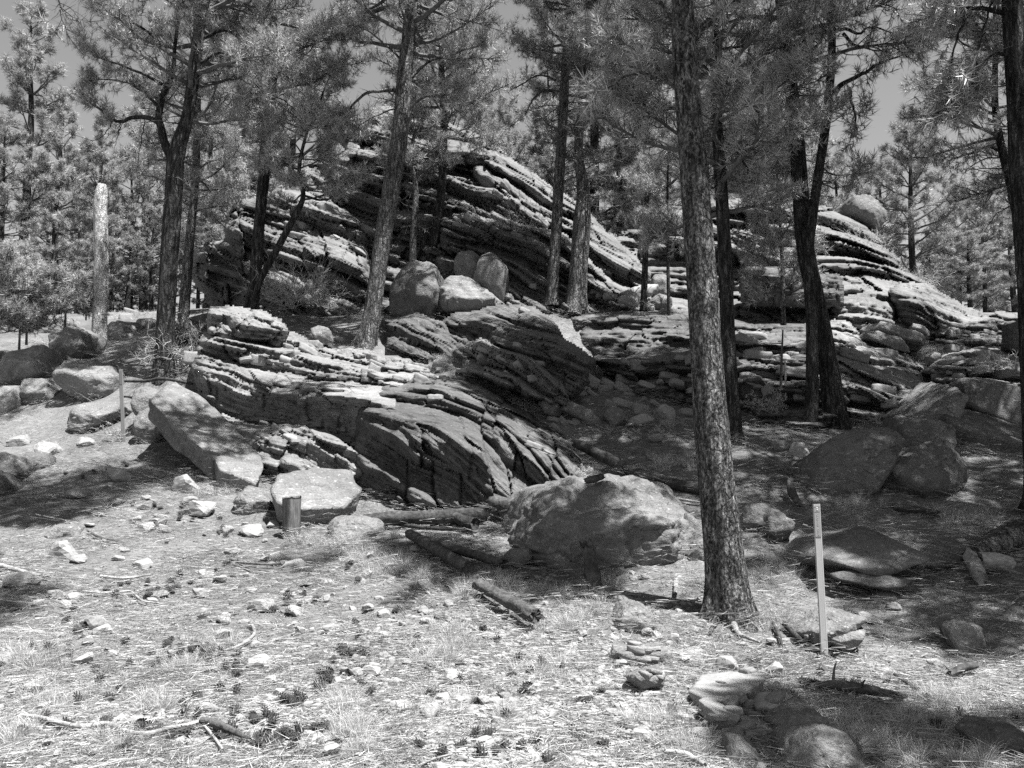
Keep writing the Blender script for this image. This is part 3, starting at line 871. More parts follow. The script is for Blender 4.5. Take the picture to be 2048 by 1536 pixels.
# centre boulder
boulder('great rounded boulder with smooth hollowed face behind the near pine', [(1024, 1085), (1040, 1032), (1080, 985), (1150, 962), (1225, 960), (1300, 978), (1368, 1018), (1402, 1068), (1395, 1115), (1345, 1155), (1280, 1160), (1175, 1130), (1060, 1108)], d=8.75, thick=1.9, mat=R_SMOOTH,
        facets=[(0.0, -0.45, 0.9, 0.66), (-0.6, -0.8, 0.15, 0.74), (0.05, -0.9, -0.2, 0.83), (0.8, -0.7, 0.1, 0.72)], p=40, rough=0.10, sub=6, seed=31, groove=0.018, gdir=(0.35, 0.1, 1.0))
boulder('layered rock wedged beneath the great rounded boulder', [(1055, 1100), (1120, 1085), (1230, 1100), (1290, 1140), (1270, 1168), (1180, 1165), (1080, 1145)], d=8.6, thick=1.0, mat=R_SHADE, groove=0.05, seed=32, gdir=(0.25, 0, 1))
boulder('pale wavy slab at the left foot of the great boulder', [(1003, 1115), (1020, 1100), (1072, 1094), (1060, 1120), (1030, 1140), (1005, 1130)], seed=33, mat=R_SMOOTH, sub=4)
boulder('thin upright flake split from the right of the great boulder', [(1340, 1130), (1375, 1020), (1390, 1035), (1395, 1080), (1360, 1140)], d=8.9, thick=0.35, mat=R_SMOOTH, seed=34, p=24)
boulder('pale fractured block between great boulder and near pine', [(1362, 1120), (1385, 1085), (1425, 1060), (1440, 1090), (1410, 1130), (1370, 1140)], d=8.6, thick=0.5, mat=R_PALE, seed=35, p=24)
# right boulders in shade
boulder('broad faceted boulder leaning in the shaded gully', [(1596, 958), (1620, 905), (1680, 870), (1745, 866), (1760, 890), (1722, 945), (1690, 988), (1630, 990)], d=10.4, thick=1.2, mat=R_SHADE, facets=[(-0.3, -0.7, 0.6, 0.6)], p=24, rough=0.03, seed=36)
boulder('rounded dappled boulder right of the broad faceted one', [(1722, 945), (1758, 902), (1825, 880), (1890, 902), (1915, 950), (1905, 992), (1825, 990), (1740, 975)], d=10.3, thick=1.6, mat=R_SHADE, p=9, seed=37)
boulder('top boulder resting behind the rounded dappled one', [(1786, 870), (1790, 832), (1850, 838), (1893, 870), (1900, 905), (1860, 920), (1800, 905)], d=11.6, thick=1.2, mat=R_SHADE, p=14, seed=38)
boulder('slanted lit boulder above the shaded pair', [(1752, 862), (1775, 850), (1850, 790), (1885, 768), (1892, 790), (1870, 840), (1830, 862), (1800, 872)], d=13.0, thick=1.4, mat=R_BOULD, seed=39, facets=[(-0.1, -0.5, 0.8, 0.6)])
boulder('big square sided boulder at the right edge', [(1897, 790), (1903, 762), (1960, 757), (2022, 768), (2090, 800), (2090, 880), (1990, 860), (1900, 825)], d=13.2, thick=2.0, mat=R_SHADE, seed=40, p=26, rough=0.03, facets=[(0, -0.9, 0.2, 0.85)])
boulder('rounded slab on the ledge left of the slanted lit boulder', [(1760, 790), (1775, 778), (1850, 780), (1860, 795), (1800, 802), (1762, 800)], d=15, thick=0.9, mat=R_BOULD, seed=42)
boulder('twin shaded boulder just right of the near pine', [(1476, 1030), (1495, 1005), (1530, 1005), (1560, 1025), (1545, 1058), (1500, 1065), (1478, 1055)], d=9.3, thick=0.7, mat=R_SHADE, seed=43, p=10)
boulder('pointed shaded boulder beside the twin one', [(1522, 1065), (1530, 1030), (1550, 1020), (1583, 1050), (1570, 1072), (1540, 1080)], d=9.0, thick=0.6, mat=R_SHADE, seed=44)
boulder('flat table-like boulder with lit cracked top behind the tall marker', [(1582, 1105), (1610, 1088), (1700, 1072), (1790, 1080), (1846, 1108), (1830, 1128), (1760, 1145), (1660, 1138), (1600, 1120)], d=7.9, thick=1.25, mat=R_SMOOTH, seed=45, p=14, facets=[(0, -0.35, 0.95, 0.5)], rough=0.04, sub=5)
boulder('thin slab lying under the flat table-like boulder', [(1650, 1145), (1720, 1140), (1825, 1158), (1822, 1175), (1760, 1177), (1680, 1162)], d=7.7, thick=0.5, mat=R_SMOOTH, seed=46, p=18, sub=4)
boulder('small round stone under the table-like boulder', box_poly(1735, 1180, 1790, 1206, 21), seed=47, mat=R_SHADE, sub=4, thick=0.3)
boulder('grey rounded rock behind the tall white marker', [(1592, 1270), (1625, 1245), (1700, 1225), (1733, 1238), (1728, 1258), (1680, 1270), (1630, 1292), (1600, 1285)], d=6.7, thick=0.5, mat=R_BOULD, seed=48, p=10, groove=0.03)
boulder('flat cracked stone at the foot of the tall white marker', [(1650, 1280), (1700, 1262), (1730, 1262), (1715, 1285), (1670, 1294)], d=6.6, thick=0.35, mat=R_PALE, seed=49, sub=4)
boulder('isolated smooth boulder half buried in needles', [(1883, 1248), (1915, 1236), (1950, 1246), (1962, 1290), (1940, 1318), (1912, 1310)], d=6.55, thick=0.45, mat=R_PALE, seed=50, p=9)
boulder('dark rounded boulder in the near right corner', [(1940, 1480), (1970, 1450), (2030, 1452), (2070, 1480), (2040, 1515), (1975, 1512)], seed=51, mat=R_SHADE, thick=0.35, p=9)
boulder('small rounded rock beside the shaded tree root', box_poly(1740, 990, 1800, 1020, 23), seed=52, mat=R_SHADE, thick=0.5)
# foreground right cluster
boulder('knobbly white stone right of the flat topped one', box_poly(1508, 1400, 1568, 1440, 25), mat=R_STONE, seed=55, thick=0.25, sub=4)
boulder('white pitted stone behind the flat topped one', box_poly(1530, 1333, 1568, 1360, 26), mat=R_STONE, seed=56, sub=4)
boulder('pale peaked stone left of the pitted one', [(1435, 1340), (1445, 1318), (1465, 1318), (1485, 1340), (1460, 1350)], mat=R_STONE, seed=57, sub=4)
boulder('low wide pale rock behind the large rounded foreground boulder', [(1540, 1452), (1580, 1425), (1640, 1424), (1652, 1452), (1620, 1485), (1560, 1480)], d=4.75, thick=0.4, mat=R_PALE, seed=58, p=12)
boulder('large rounded foreground boulder with dark speckled face', [(1562, 1500), (1600, 1455), (1650, 1450), (1710, 1480), (1745, 1530), (1740, 1580), (1560, 1580)], d=4.3, thick=0.5, mat=R_BOULD, seed=59, p=10)
boulder('tall smooth grey foreground stone beside the speckled boulder', [(1448, 1500), (1455, 1470), (1475, 1468), (1520, 1505), (1540, 1545), (1535, 1580), (1460, 1570)], d=4.4, thick=0.3, mat=R_BOULD, seed=60, p=12)
boulder('layered flat slab at the rim of the stony patch', [(1215, 1325), (1230, 1298), (1330, 1293), (1350, 1305), (1330, 1338), (1240, 1338)], thick=0.35, mat=R_PALE, seed=61, p=22, groove=0.04)
boulder('broken lower slab under the layered flat one', [(1250, 1350), (1300, 1335), (1330, 1345), (1322, 1390), (1290, 1385), (1262, 1365)], thick=0.3, mat=R_PALE, seed=62, p=20)
boulder('humped boulder with a dark hollow on its near side', [(1225, 1240), (1240, 1212), (1275, 1203), (1305, 1225), (1318, 1262), (1280, 1268), (1235, 1258)], thick=0.4, mat=R_PALE, seed=63, p=9)
boulder('small pale rock behind the humped boulder', box_poly(1225, 1190, 1268, 1212, 27), mat=R_PALE, seed=64, sub=4)
boulder('dark pointed stone on the slope of the gully', [(1207, 830), (1215, 810), (1235, 815), (1258, 845), (1245, 852), (1220, 848)], d=13.4, mat=R_SMOOTH, seed=65, sub=4, thick=0.5)
boulder('long shaded slab sliding down the gully', [(1118, 818), (1140, 803), (1185, 822), (1222, 855), (1180, 850)], d=13.5, mat=R_SMOOTH, seed=66, thick=0.5, p=20, sub=4)
boulder('tilted plate above the long shaded slab', [(1075, 806), (1090, 792), (1110, 800), (1128, 832), (1100, 828)], d=13.7, mat=R_SMOOTH, seed=67, thick=0.4, p=20, sub=4)
boulder('small block resting on the needle slope by the leaning pine', [(622, 660), (640, 653), (660, 660), (668, 682), (630, 680)], d=16.6, mat=R_BOULD, seed=68, thick=0.6, sub=4, p=24)
boulder('rough conical boulder right of the leaning pine', [(780, 600), (795, 545), (820, 525), (870, 522), (885, 560), (905, 620), (850, 630), (790, 625)], d=19.6, thick=2.2, mat=R_SHADE, seed=69, rough=0.09, p=9)
boulder('tall grey block with sunlit knobbly crown', [(944, 590), (948, 530), (965, 508), (985, 505), (1010, 530), (1018, 560), (1010, 600), (970, 606)], d=20.2, thick=1.4, mat=R_BOULD, seed=70, rough=0.07, p=14, facets=[(0, -0.55, 0.8, 0.68)])
boulder('knobbly pale boulder behind the tall grey block', box_poly(912, 502, 958, 570, 31), d=21, mat=R_PALE, seed=71, rough=0.1)
boulder('sunlit lichen slope of rock beneath the tall grey block', [(860, 600), (890, 565), (930, 560), (980, 590), (1010, 612), (990, 630), (900, 640)], d=19.4, thick=2.5, mat=R_PALE, seed=72, rough=0.09)
boulder('perched round boulder on the skyline of the right cliff', [(1672, 425), (1680, 402), (1715, 392), (1750, 398), (1764, 425), (1758, 450), (1742, 465), (1712, 455), (1680, 440)], d=29.5, thick=2.2, mat=R_SHADE, seed=73, rough=0.07, p=9)
boulder('flat tilted boulder on the grass saddle', [(1725, 640), (1760, 648), (1845, 680), (1835, 695), (1800, 690), (1730, 660)], d=18.5, mat=R_BOULD, seed=74, thick=1.2)
boulder('curved slab below the flat tilted boulder', [(1722, 668), (1750, 662), (1800, 685), (1815, 700), (1770, 695), (1730, 680)], d=17.8, mat=R_BOULD, seed=75, thick=1.0, groove=0.03)
boulder('small dark egg shaped stone above the stacked ledges', [(1852, 712), (1865, 702), (1882, 705), (1878, 722), (1860, 728)], d=17.6, mat=R_BOULD, seed=76, sub=4, p=7)
boulder('grey hump of rock beside the egg shaped stone', [(1935, 700), (1950, 688), (1975, 700), (1960, 712), (1900, 722), (1885, 715)], d=17.8, mat=R_BOULD, seed=77, sub=4)
boulder('knobbed rock with a notch at the right edge', [(2012, 690), (2016, 645), (2050, 640), (2080, 650), (2080, 700), (2040, 702)], d=17.5, mat=R_DARK, seed=78)
boulder('thick ledge block at the right edge above the square boulder', [(1990, 738), (2005, 728), (2090, 728), (2090, 758), (1998, 756)], d=15.4, mat=R_BOULD, seed=79, p=24, thick=1)
boulder('white tilted plate glowing among the far rocks', [(1240, 585), (1290, 568), (1315, 570), (1300, 592), (1250, 600)], d=21.0, mat=R_STONE, seed=80, sub=4, p=24)
boulder('pale rubble block under the white tilted plate', box_poly(1235, 590, 1275, 618, 33), d=20.6, mat=R_STONE, seed=81, sub=4)
boulder('sunlit rock nub right of the slim bare pine', box_poly(1300, 590, 1345, 618, 34), d=20.6, mat=R_PALE, seed=82, sub=4)
boulder('dark gap boulder behind the slim bare pine', box_poly(1300, 548, 1340, 590, 35), d=22, mat=R_BOULD, seed=83, sub=4)
boulder('humped rock protruding from the cliff face', [(945, 345), (960, 335), (985, 350), (1002, 375), (985, 392), (960, 380)], d=24.6, mat=R_CLIFF, seed=84, thick=1.8, p=8)

# ------------------------------------------------------------------ broken slabs lying on the ledges and in the clefts


def slab_mesh(seed, mat, flat=.32, sub=3):
    rs2 = random.Random(seed)
    pl = [((1, 0, .1), 1), ((-1, .1, 0), 1), ((0, 1, .1), .7), ((.1, -1, 0), .7), ((0, .05, 1), flat), ((0, 0, -1), flat)]
    for k in range(6):
        a = rs2.uniform(0, 6.28)
        v = np.array([math.cos(a), math.sin(a), rs2.uniform(-.25, .25)])
        pl.append((v, rs2.uniform(.72, .95) * math.sqrt(v[0] ** 2 + (.7 * v[1]) ** 2)))
    P, Fc, s_ = stone_shape(pl, (1, .7, flat), sub, 60, seed, .05, groove=.05)
    return make_mesh('broken_rock', P, Fc, mat, True, {'s': s_ * .15})


SLABS = [slab_mesh(500 + k, [R_SLAB, R_SLAB, R_STONEG, R_STONEG, R_SLAB, R_STONEG][k], [.3, .22, .4, .3, .5, .26][k]) for k in range(6)]
bpy.context.view_layer.update()
DG = bpy.context.evaluated_depsgraph_get()
rq = random.Random(21)
for (x, y, sx, sy, n_, w0, w1, dip, where) in [
    (1440, 1420, 80, 42, 24, 18, 56, 0, 'in the broken heap near the bright flat topped stone'), (1290, 1300, 45, 34, 11, 18, 44, 0, 'around the layered rim slab'), (1620, 1290, 50, 14, 4, 18, 34, 0, 'beside the tall marker foot'),
    (800, 745, 110, 22, 26, 16, 46, .15, 'on the needle slope above the massive dark face'), (1010, 735, 70, 30, 12, 16, 44, .45, 'among the striped fins'), (1240, 600, 60, 18, 14, 14, 40, .1, 'in the pale rubble of the saddle'),
    (1340, 590, 50, 22, 10, 14, 36, .2, 'behind the slim bare trunk'), (1760, 700, 70, 40, 26, 18, 56, .3, 'on the banded ledges beside the crossing pair'), (1900, 670, 60, 16, 14, 16, 44, .2, 'under the wind-carved rock head'),
    (1960, 735, 70, 40, 24, 20, 60, .0, 'on the stacked ledges below the grass'), (1800, 800, 50, 26, 10, 20, 50, .2, 'below the slanted lit boulder'), (1270, 780, 90, 40, 34, 18, 56, .3, 'at the foot of the shaded ledge wall'),
    (1500, 740, 120, 50, 38, 20, 64, .1, 'on the long shaded ledge wall'), (560, 720, 110, 30, 16, 18, 48, .15, 'on the steps of the thin bedded bluff'), (560, 880, 90, 22, 10, 16, 40, .3, 'on the lowest jagged ledge'),
    (1000, 400, 120, 60, 16, 16, 44, .5, 'on the upper cliff face'), (620, 470, 90, 50, 14, 16, 44, .4, 'on the dark overhanging cliff end'), (1520, 480, 130, 40, 18, 16, 48, .1, 'on the sunlit right cliff'), (860, 300, 90, 40, 10, 14, 36, .4, 'near the cliff summit'),
    (250, 660, 60, 22, 14, 14, 40, 0, 'on the bright bank right of the snag'), (60, 750, 60, 40, 12, 16, 40, 0, 'between the boulders at the forest edge'), (1000, 590, 60, 20, 8, 16, 34, .2, 'below the tall grey block'), (1120, 870, 50, 40, 12, 16, 40, .5, 'on the sloping shoulder of the massive face')]:
    for _ in range(n_):
        px = x + rq.gauss(0, sx * .7); py = y + rq.gauss(0, sy * .7)
        ra, rb = ray(px, py)
        ok, loc, nor, _i, ob_, _m = scn.ray_cast(DG, Vector((0, 0, CAMZ)), Vector((float(ra), 1.0, float(rb))).normalized(), distance=80)
        w_ = rq.uniform(w0, w1)
        if not ok:
            continue
        if ob_.name.startswith('boulder') and y < 1200:
            continue
        sz = w_ / 2 / F * loc.y
        k = rq.randrange(6)
        look = ('small', 'middling', 'large')[min(2, int(3 * (w_ - w0) / (w1 - w0)))] + ' ' + ('thin light', 'very thin light', 'thick grey', 'thin grey', 'blocky light', 'flat grey')[k]
        o = link('broken_rock', SLABS[k], None, look + ' broken rock ' + where, 'broken rock', look + ' broken rocks ' + where)
        o.location = loc + Vector((0, sz * .25, sz * .06)); o.scale = (sz, sz * rq.uniform(.8, 1.2), sz * rq.uniform(.7, 1.3))
        o.rotation_euler = (rq.uniform(-.45, .15), dip + rq.uniform(-.3, .3), rq.uniform(-.9, .9))

# ------------------------------------------------------------------ needle tufts, grass, litter (meshes used by scatterers)


def blades(n, fn, seed, name, mat, seg=1):
    """n blades; fn(rs)-> start, direction, length, width, bend"""
    rs = np.random.RandomState(seed)
    V, Fq, Ft = [], [], []
    c = 0
    for i in range(n):
        p, dr, L, w, bend = fn(rs, i)
        dr = dr / np.linalg.norm(dr)
        sd_ = np.cross(dr, rs.randn(3)); sd_ /= np.linalg.norm(sd_)
        if seg == 1:
            V += [p - sd_ * w / 2, p + sd_ * w / 2, p + dr * L + np.array([0, 0, -bend * L])]
            Ft.append((c, c + 1, c + 2)); c += 3
        else:
            q = p.copy(); d2 = dr.copy()
            for k in range(seg):
                ww = w * (1 - k / seg)
                V += [q - sd_ * ww / 2, q + sd_ * ww / 2]
                q = q + d2 * L / seg
                d2 = d2 + np.array([0, 0, -bend]); d2 /= np.linalg.norm(d2)
            V.append(q)
            for k in range(seg - 1):
                Fq.append((c + 2 * k, c + 2 * k + 1, c + 2 * k + 3, c + 2 * k + 2))
            Ft.append((c + 2 * seg - 2, c + 2 * seg - 1, c + 2 * seg)); c += 2 * seg + 1
    fs = [np.array(Ft)]
    if Fq:
        fs.append(np.array(Fq))
    return make_mesh(name, np.array(V), fs, mat, False)


def tuft_fn(rs, i):
    z = rs.uniform(-0.10, 0.03)
    a = rs.uniform(0, 2 * math.pi)
    t = math.radians(rs.uniform(15, 75) if z > -0.03 else rs.uniform(45, 85))
    return np.array([0, 0, z]), np.array([math.sin(t) * math.cos(a), math.sin(t) * math.sin(a), math.cos(t)]), rs.uniform(.12, .19), 0.0105, 0.08


def tuft_far_fn(rs, i):
    p, d_, L, w, b = tuft_fn(rs, i)
    return p, d_, L, 0.014, b


def litter_fn(rs, i):
    r = 0.42 * math.sqrt(rs.rand()); a = rs.uniform(0, 6.28)
    b = rs.uniform(0, 6.28)
    return np.array([r * math.cos(a), r * math.sin(a), rs.uniform(0.001, 0.012)]), np.array([math.cos(b), math.sin(b), rs.uniform(-.05, .08)]), rs.uniform(.07, .15), 0.0038, 0


def grass_fn(rs, i):
    r = 0.06 * math.sqrt(rs.rand()); a = rs.uniform(0, 6.28)
    l = rs.uniform(.1, .75)
    return np.array([r * math.cos(a), r * math.sin(a), -0.01]), np.array([l * math.cos(a), l * math.sin(a), 1.0]), rs.uniform(.10, .26), 0.0032, rs.uniform(.2, .6)


TUFT = bpy.data.objects.new('needle_tuft', blades(30, tuft_fn, 1, 'needle_tuft', NEEDLE))
TUFT_FAR = bpy.data.objects.new('far_needle_tuft', blades(20, tuft_far_fn, 2, 'far_needle_tuft', NEEDLE_FAR))
LIT = bpy.data.objects.new('litter_patch', blades(120, litter_fn, 3, 'litter_patch', LITTER))
GRS = bpy.data.objects.new('grass_tuft', blades(80, grass_fn, 4, 'grass_tuft', GRASS, 3))


def scatter_group(name, src):
    g = bpy.data.node_groups.new(name, 'GeometryNodeTree')
    g.interface.new_socket('Geometry', in_out='INPUT', socket_type='NodeSocketGeometry')
    g.interface.new_socket('Geometry', in_out='OUTPUT', socket_type='NodeSocketGeometry')
    gi = g.nodes.new('NodeGroupInput'); go = g.nodes.new('NodeGroupOutput')
    ip = g.nodes.new('GeometryNodeInstanceOnPoints')
    oi = g.nodes.new('GeometryNodeObjectInfo'); oi.inputs['Object'].default_value = src
    ra = g.nodes.new('GeometryNodeInputNamedAttribute'); ra.data_type = 'FLOAT_VECTOR'; ra.inputs[0].default_value = 'rot'
    sa = g.nodes.new('GeometryNodeInputNamedAttribute'); sa.data_type = 'FLOAT_VECTOR'; sa.inputs[0].default_value = 'scl'
    L = g.links.new
    L(gi.outputs[0], ip.inputs['Points']); L(oi.outputs['Geometry'], ip.inputs['Instance'])
    L(ra.outputs[0], ip.inputs['Rotation']); L(sa.outputs[0], ip.inputs['Scale'])
    L(ip.outputs[0], go.inputs[0])
    return g


SG = {}


def scatter(name, src, P, dirs, scl, rs, parent=None, kind='stuff', label=None, cat=None, spin=None):
    """instances of src at P with local z along dirs"""
    P = np.asarray(P, float); n = len(P)
    d = dirs / (np.linalg.norm(dirs, axis=1, keepdims=True) + 1e-9)
    # euler XYZ: Rz(c) Ry(b) [Rx(a) spin unused]; spin baked through random choice of a is not possible, tilt only
    b = np.arccos(np.clip(d[:, 2], -1, 1)); c = np.arctan2(d[:, 1], d[:, 0])
    if spin is not None:
        # nearly upright things: spin round z first, then small tilt by x and y angles
        rot = np.stack([-d[:, 1], d[:, 0], spin], 1)
    else:
        rot = np.stack([0 * b, b, c], 1)
    scl = np.asarray(scl, float)
    if scl.ndim == 1:
        scl = np.repeat(scl[:, None], 3, 1)
    me = bpy.data.meshes.new(name)
    me.vertices.add(n)
    me.vertices.foreach_set('co', P.astype(np.float32).ravel())
    for an, av in (('rot', rot), ('scl', scl)):
        at = me.attributes.new(an, 'FLOAT_VECTOR', 'POINT')
        at.data.foreach_set('vector', av.astype(np.float32).ravel())
    me.update()
    if src.name not in SG:
        SG[src.name] = scatter_group('scatter_' + src.name, src)
    o = link(name, me, parent, label, cat, kind=kind)
    md = o.modifiers.new('scatter', 'NODES')
    md.node_group = SG[src.name]
    return o


# ------------------------------------------------------------------ pines


def wander(p0, d0, L, k, rs, curl=0.25, up=0.0):
    """n paths: p0 (n,3), d0 (n,3), L (n,) -> (n,k,3)"""
    n = len(p0)
    P = np.zeros((n, k, 3)); P[:, 0] = p0
    d = unit(d0.copy())
    st = (L / (k - 1))[:, None]
    for i in range(1, k):
        P[:, i] = P[:, i - 1] + d * st
        d = unit(d + curl * rs.randn(n, 3) + np.array([0, 0, up]))
    return P


def at_path(P, f):
    k = P.shape[0]
    t = f * (k - 1); i = np.clip(np.floor(t).astype(int), 0, k - 2); w = (t - i)[:, None]
    return P[i] * (1 - w) + P[i + 1] * w, unit(P[i + 1] - P[i])


def foliage_on(limb, L, r0, rs, accT, tufts, dens=1.0, f0=0.3, leafy=0.95, tsize=1.0, sub=True, sag=0.0):
    """side twigs and tufts on one limb path (k,3)"""
    n = max(3, int((5 + L * 8) * dens))
    f = f0 + (1 - f0) * rs.rand(n) ** 0.8
    f[0] = 1.0
    p, t = at_path(limb, f)
    lat = np.cross(t, rs.randn(n, 3) * np.array([.45, .45, 1]) + np.array([0, 0, .2]))
    lat = unit(lat)
    d0 = unit(t * 0.75 + lat * rs.uniform(.5, 1.1, (n, 1)) + np.array([0, 0, 0.12 - sag]))
    Lt = (0.22 + 0.30 * rs.rand(n)) * (0.55 + 0.28 * L) * (1.15 - 0.55 * f)
    d0[0] = t[0]
    tw = wander(p, d0, Lt, 5, rs, 0.22, 0.10 - sag * .5)
    R = np.repeat((r0 * 0.22 + 0.003) * np.ones((n, 1)), 5, 1) * np.linspace(1, 0.45, 5)[None]
    accT.add(*tubes(tw, R, 3))
    ends = [tw[:, -1]]; dirs = [unit(tw[:, -1] - tw[:, -2])]
    if sub:
        for q in (2, 3):
            p2 = tw[:, q]; t2 = unit(tw[:, q + 1] - tw[:, q])
            d2 = unit(t2 * .7 + 0.8 * unit(np.cross(t2, rs.randn(n, 3))) + np.array([0, 0, .2 - sag]))
            L2 = rs.uniform(.1, .26, n)
            s2 = wander(p2, d2, L2, 3, rs, 0.2, 0.12 - sag)
            accT.add(*tubes(s2, np.full((n, 3), 0.0035) * np.array([1, .9, .7]), 3))
            ends.append(s2[:, -1]); dirs.append(unit(s2[:, -1] - s2[:, -2]))
    E = np.concatenate(ends); Dd = np.concatenate(dirs)
    m = rs.rand(len(E)) < leafy
    tufts[0].append(E[m]); tufts[1].append(Dd[m] + np.array([0, 0, 0.15 - sag]))
    tufts[2].append(rs.uniform(.75, 1.2, m.sum()) * tsize)


def dead_on(limb, L, r0, rs, accT, n):
    f = 0.15 + 0.85 * rs.rand(n)
    p, t = at_path(limb, f)
    d0 = unit(t * 0.6 + unit(np.cross(t, rs.randn(n, 3))) * 0.9)
    Lt = rs.uniform(.12, .45, n) * (0.5 + .4 * L)
    tw = wander(p, d0, Lt, 6, rs, 0.38, 0.0)
    accT.add(*tubes(tw, np.full((n, 1), r0 * .3 + .002) * np.linspace(1, .35, 6)[None], 3))
    m = n
    p2 = tw[:, 3]; d2 = unit(rs.randn(m, 3) + unit(tw[:, 4] - tw[:, 3]))
    s2 = wander(p2, d2, rs.uniform(.08, .25, m), 4, rs, 0.35)
    accT.add(*tubes(s2, np.full((m, 1), .0035) * np.linspace(1, .5, 4)[None], 3))


def trunk_mesh(path, rad, bark, seed, sides=18, n=60, flare=0.55, ridge=0.05, top_open=True, name='trunk'):
    P = smooth_path(path, n)
    t = np.linspace(0, 1, n)
    R = np.interp(t, np.linspace(0, 1, len(rad)), rad)
    h = np.concatenate([[0], np.cumsum(np.linalg.norm(np.diff(P, axis=0), axis=1))])
    P = P.copy()
    P[:, 0] += 0.35 * R * noise(np.stack([h * .5, 0 * h + seed, 0 * h], 1), 1, seed)
    V, Fq = tubes(P[None], R[None], sides)
    V = V.reshape(n, sides, 3)
    C = P[:, None, :]
    rad_dir = V - C
    ang = np.arange(sides) / sides * 2 * math.pi
    ff = 1 + flare * np.exp(-h / (1.1 * R[0] + 0.02))[:, None] * (0.75 + 0.55 * np.sin(ang * 4 + seed) + 0.35 * np.sin(ang * 7 + seed * 2))[None]
    q = V / max(rad[0], 0.05)
    ff = ff + ridge * fbm(V * np.array([1, 1, .3]), 1.2 / max(R[0] * .4, .03), 3, seed) + 0.5 * ridge * fbm(V, 1.6, 2, seed + 3)
    V = C + rad_dir * ff[..., None]
    V = V.reshape(-1, 3)
    top = np.array([P[-1]])
    nv = len(V)
    last = nv - sides + np.arange(sides)
    cap = np.stack([last, np.roll(last, -1), np.full(sides, nv)], 1)
    return np.concatenate([V, top]), [Fq, cap], P, R


def pine(label, path, rad, crown, seed, bark=B_DARK, nl=40, dead=None, limbs=(), dens=1.0, tuft=None, tsize=1.0, group='pine trees on the rocky slope',
         sides=16, flare=0.5, twig=None, cat='pine tree', n=60, lift=0.15, tmax=None, leafy=0.92, azbias=None, sag=0.0, name='pine_tree', r0f=0.22, sub=True, cr=None):
    """path: world points; crown=(z0, z1, R)"""
    rs = np.random.RandomState(seed)
    twig = twig or TWIG
    tuft = tuft or TUFT
    path = np.asarray(path, float)
    base = path[0].copy()
    root = link(name, None, None, label, cat, group, loc=base)
    loc = path - base
    V, Fc, P, R = trunk_mesh(loc, rad, bark, seed, sides, n, flare)
    link('trunk', make_mesh('trunk', V, Fc, bark), root)
    accT = Acc(); tufts = [[], [], []]
    if crown:
        z0, z1, CR = crown
        z0 -= base[2]; z1 -= base[2]
        zs = np.sort(rs.uniform(z0, z1, nl))
        for i, z in enumerate(zs):
            k = int(np.argmin(np.abs(P[:, 2] - z)))
            t = (z - z0) / (z1 - z0)
            L = CR * max(0.12, math.sin(math.pi * (0.25 + 0.7 * t)) ** 0.8) * rs.uniform(.6, 1.15)
            az = i * 2.399 + rs.uniform(-.4, .4)
            if azbias is not None and rs.rand() < azbias[1]:
                az = azbias[0] + rs.uniform(-.9, .9)
            el = lift + 0.5 * t + rs.uniform(-.25, .2)
            d0 = np.array([[math.cos(az) * math.cos(el), math.sin(az) * math.cos(el), math.sin(el)]])
            lb = wander(P[k][None], d0, np.array([L]), 9, rs, 0.13, 0.05 - 0.12 * sag)
            r0 = min(R[k] * 0.5, 0.012 + r0f * 0.05 * L + 0.01 * L)
            accT.add(*tubes(lb, np.linspace(r0, 0.006, 9)[None], 5))
            foliage_on(lb[0], L, r0, rs, accT, tufts, dens, 0.28, leafy, tsize, sub, sag * .3)
    if dead:
        for z0d, z1d, nd, Ld in dead:
            for i in range(nd):
                z = rs.uniform(z0d, z1d) - base[2]
                k = int(np.argmin(np.abs(P[:, 2] - z)))
                az = rs.uniform(0, 6.28); L = Ld * rs.uniform(.4, 1.2)
                d0 = np.array([[math.cos(az), math.sin(az), rs.uniform(-.3, .3)]])
                lb = wander(P[k][None], d0, np.array([L]), 8, rs, 0.25, -0.02)
                r0 = 0.008 + 0.010 * L
                accT.add(*tubes(lb, np.linspace(r0, 0.004, 8)[None], 4))
                if L > 0.35:
                    dead_on(lb[0], L, r0, rs, accT, int(4 + 6 * L))
    for pts, r0, leafy_l, n_dead in limbs:
        pts = np.asarray(pts, float) - base
        lb = smooth_path(pts, 22)
        L = np.linalg.norm(np.diff(lb, axis=0), axis=1).sum()
        lb = lb + 0.025 * np.stack([noise(np.stack([np.arange(22) * .6, 0 * np.arange(22) + q, 0 * np.arange(22) + seed], 1), 1, seed) for q in range(3)], 1)
        a = Acc(); a.add(*tubes(lb[None], np.linspace(r0, r0 * .25, 22)[None], 8))
        link('branch', a.mesh('branch', bark), root)
        if leafy_l > 0:
            foliage_on(lb, L, r0 * .5, rs, accT, tufts, leafy_l, 0.35, 0.95, tsize, True, sag)
        if n_dead:
            dead_on(lb, L * .6, r0 * .5, rs, accT, n_dead)
    if accT.n:
        link('branches', accT.mesh('branches', twig, False), root, kind='stuff')
    if tufts[0]:
        scatter('crown', tuft, np.concatenate(tufts[0]), np.concatenate(tufts[1]), np.concatenate(tufts[2]), rs, root)
    return root


def copy_tree(root, loc, rz, s, label, group):
    r = root.copy(); COL.objects.link(r)
    r.location = loc; r.rotation_euler = (0, 0, rz); r.scale = (s, s, s)
    r['label'] = label; r['group'] = group
    for ch in list(root.children):
        c = ch.copy(); COL.objects.link(c); c.parent = r
    return r


def Z(py, d, px=1024):
    return float(W(px, py, d)[2])


def pp(pts, d):
    if np.isscalar(d):
        return np.array([W(x, y, d) for x, y in pts])
    return np.array([W(x, y, q) for (x, y), q in zip(pts, d)])


def wr(px, d):
    return px / 2 / F * d


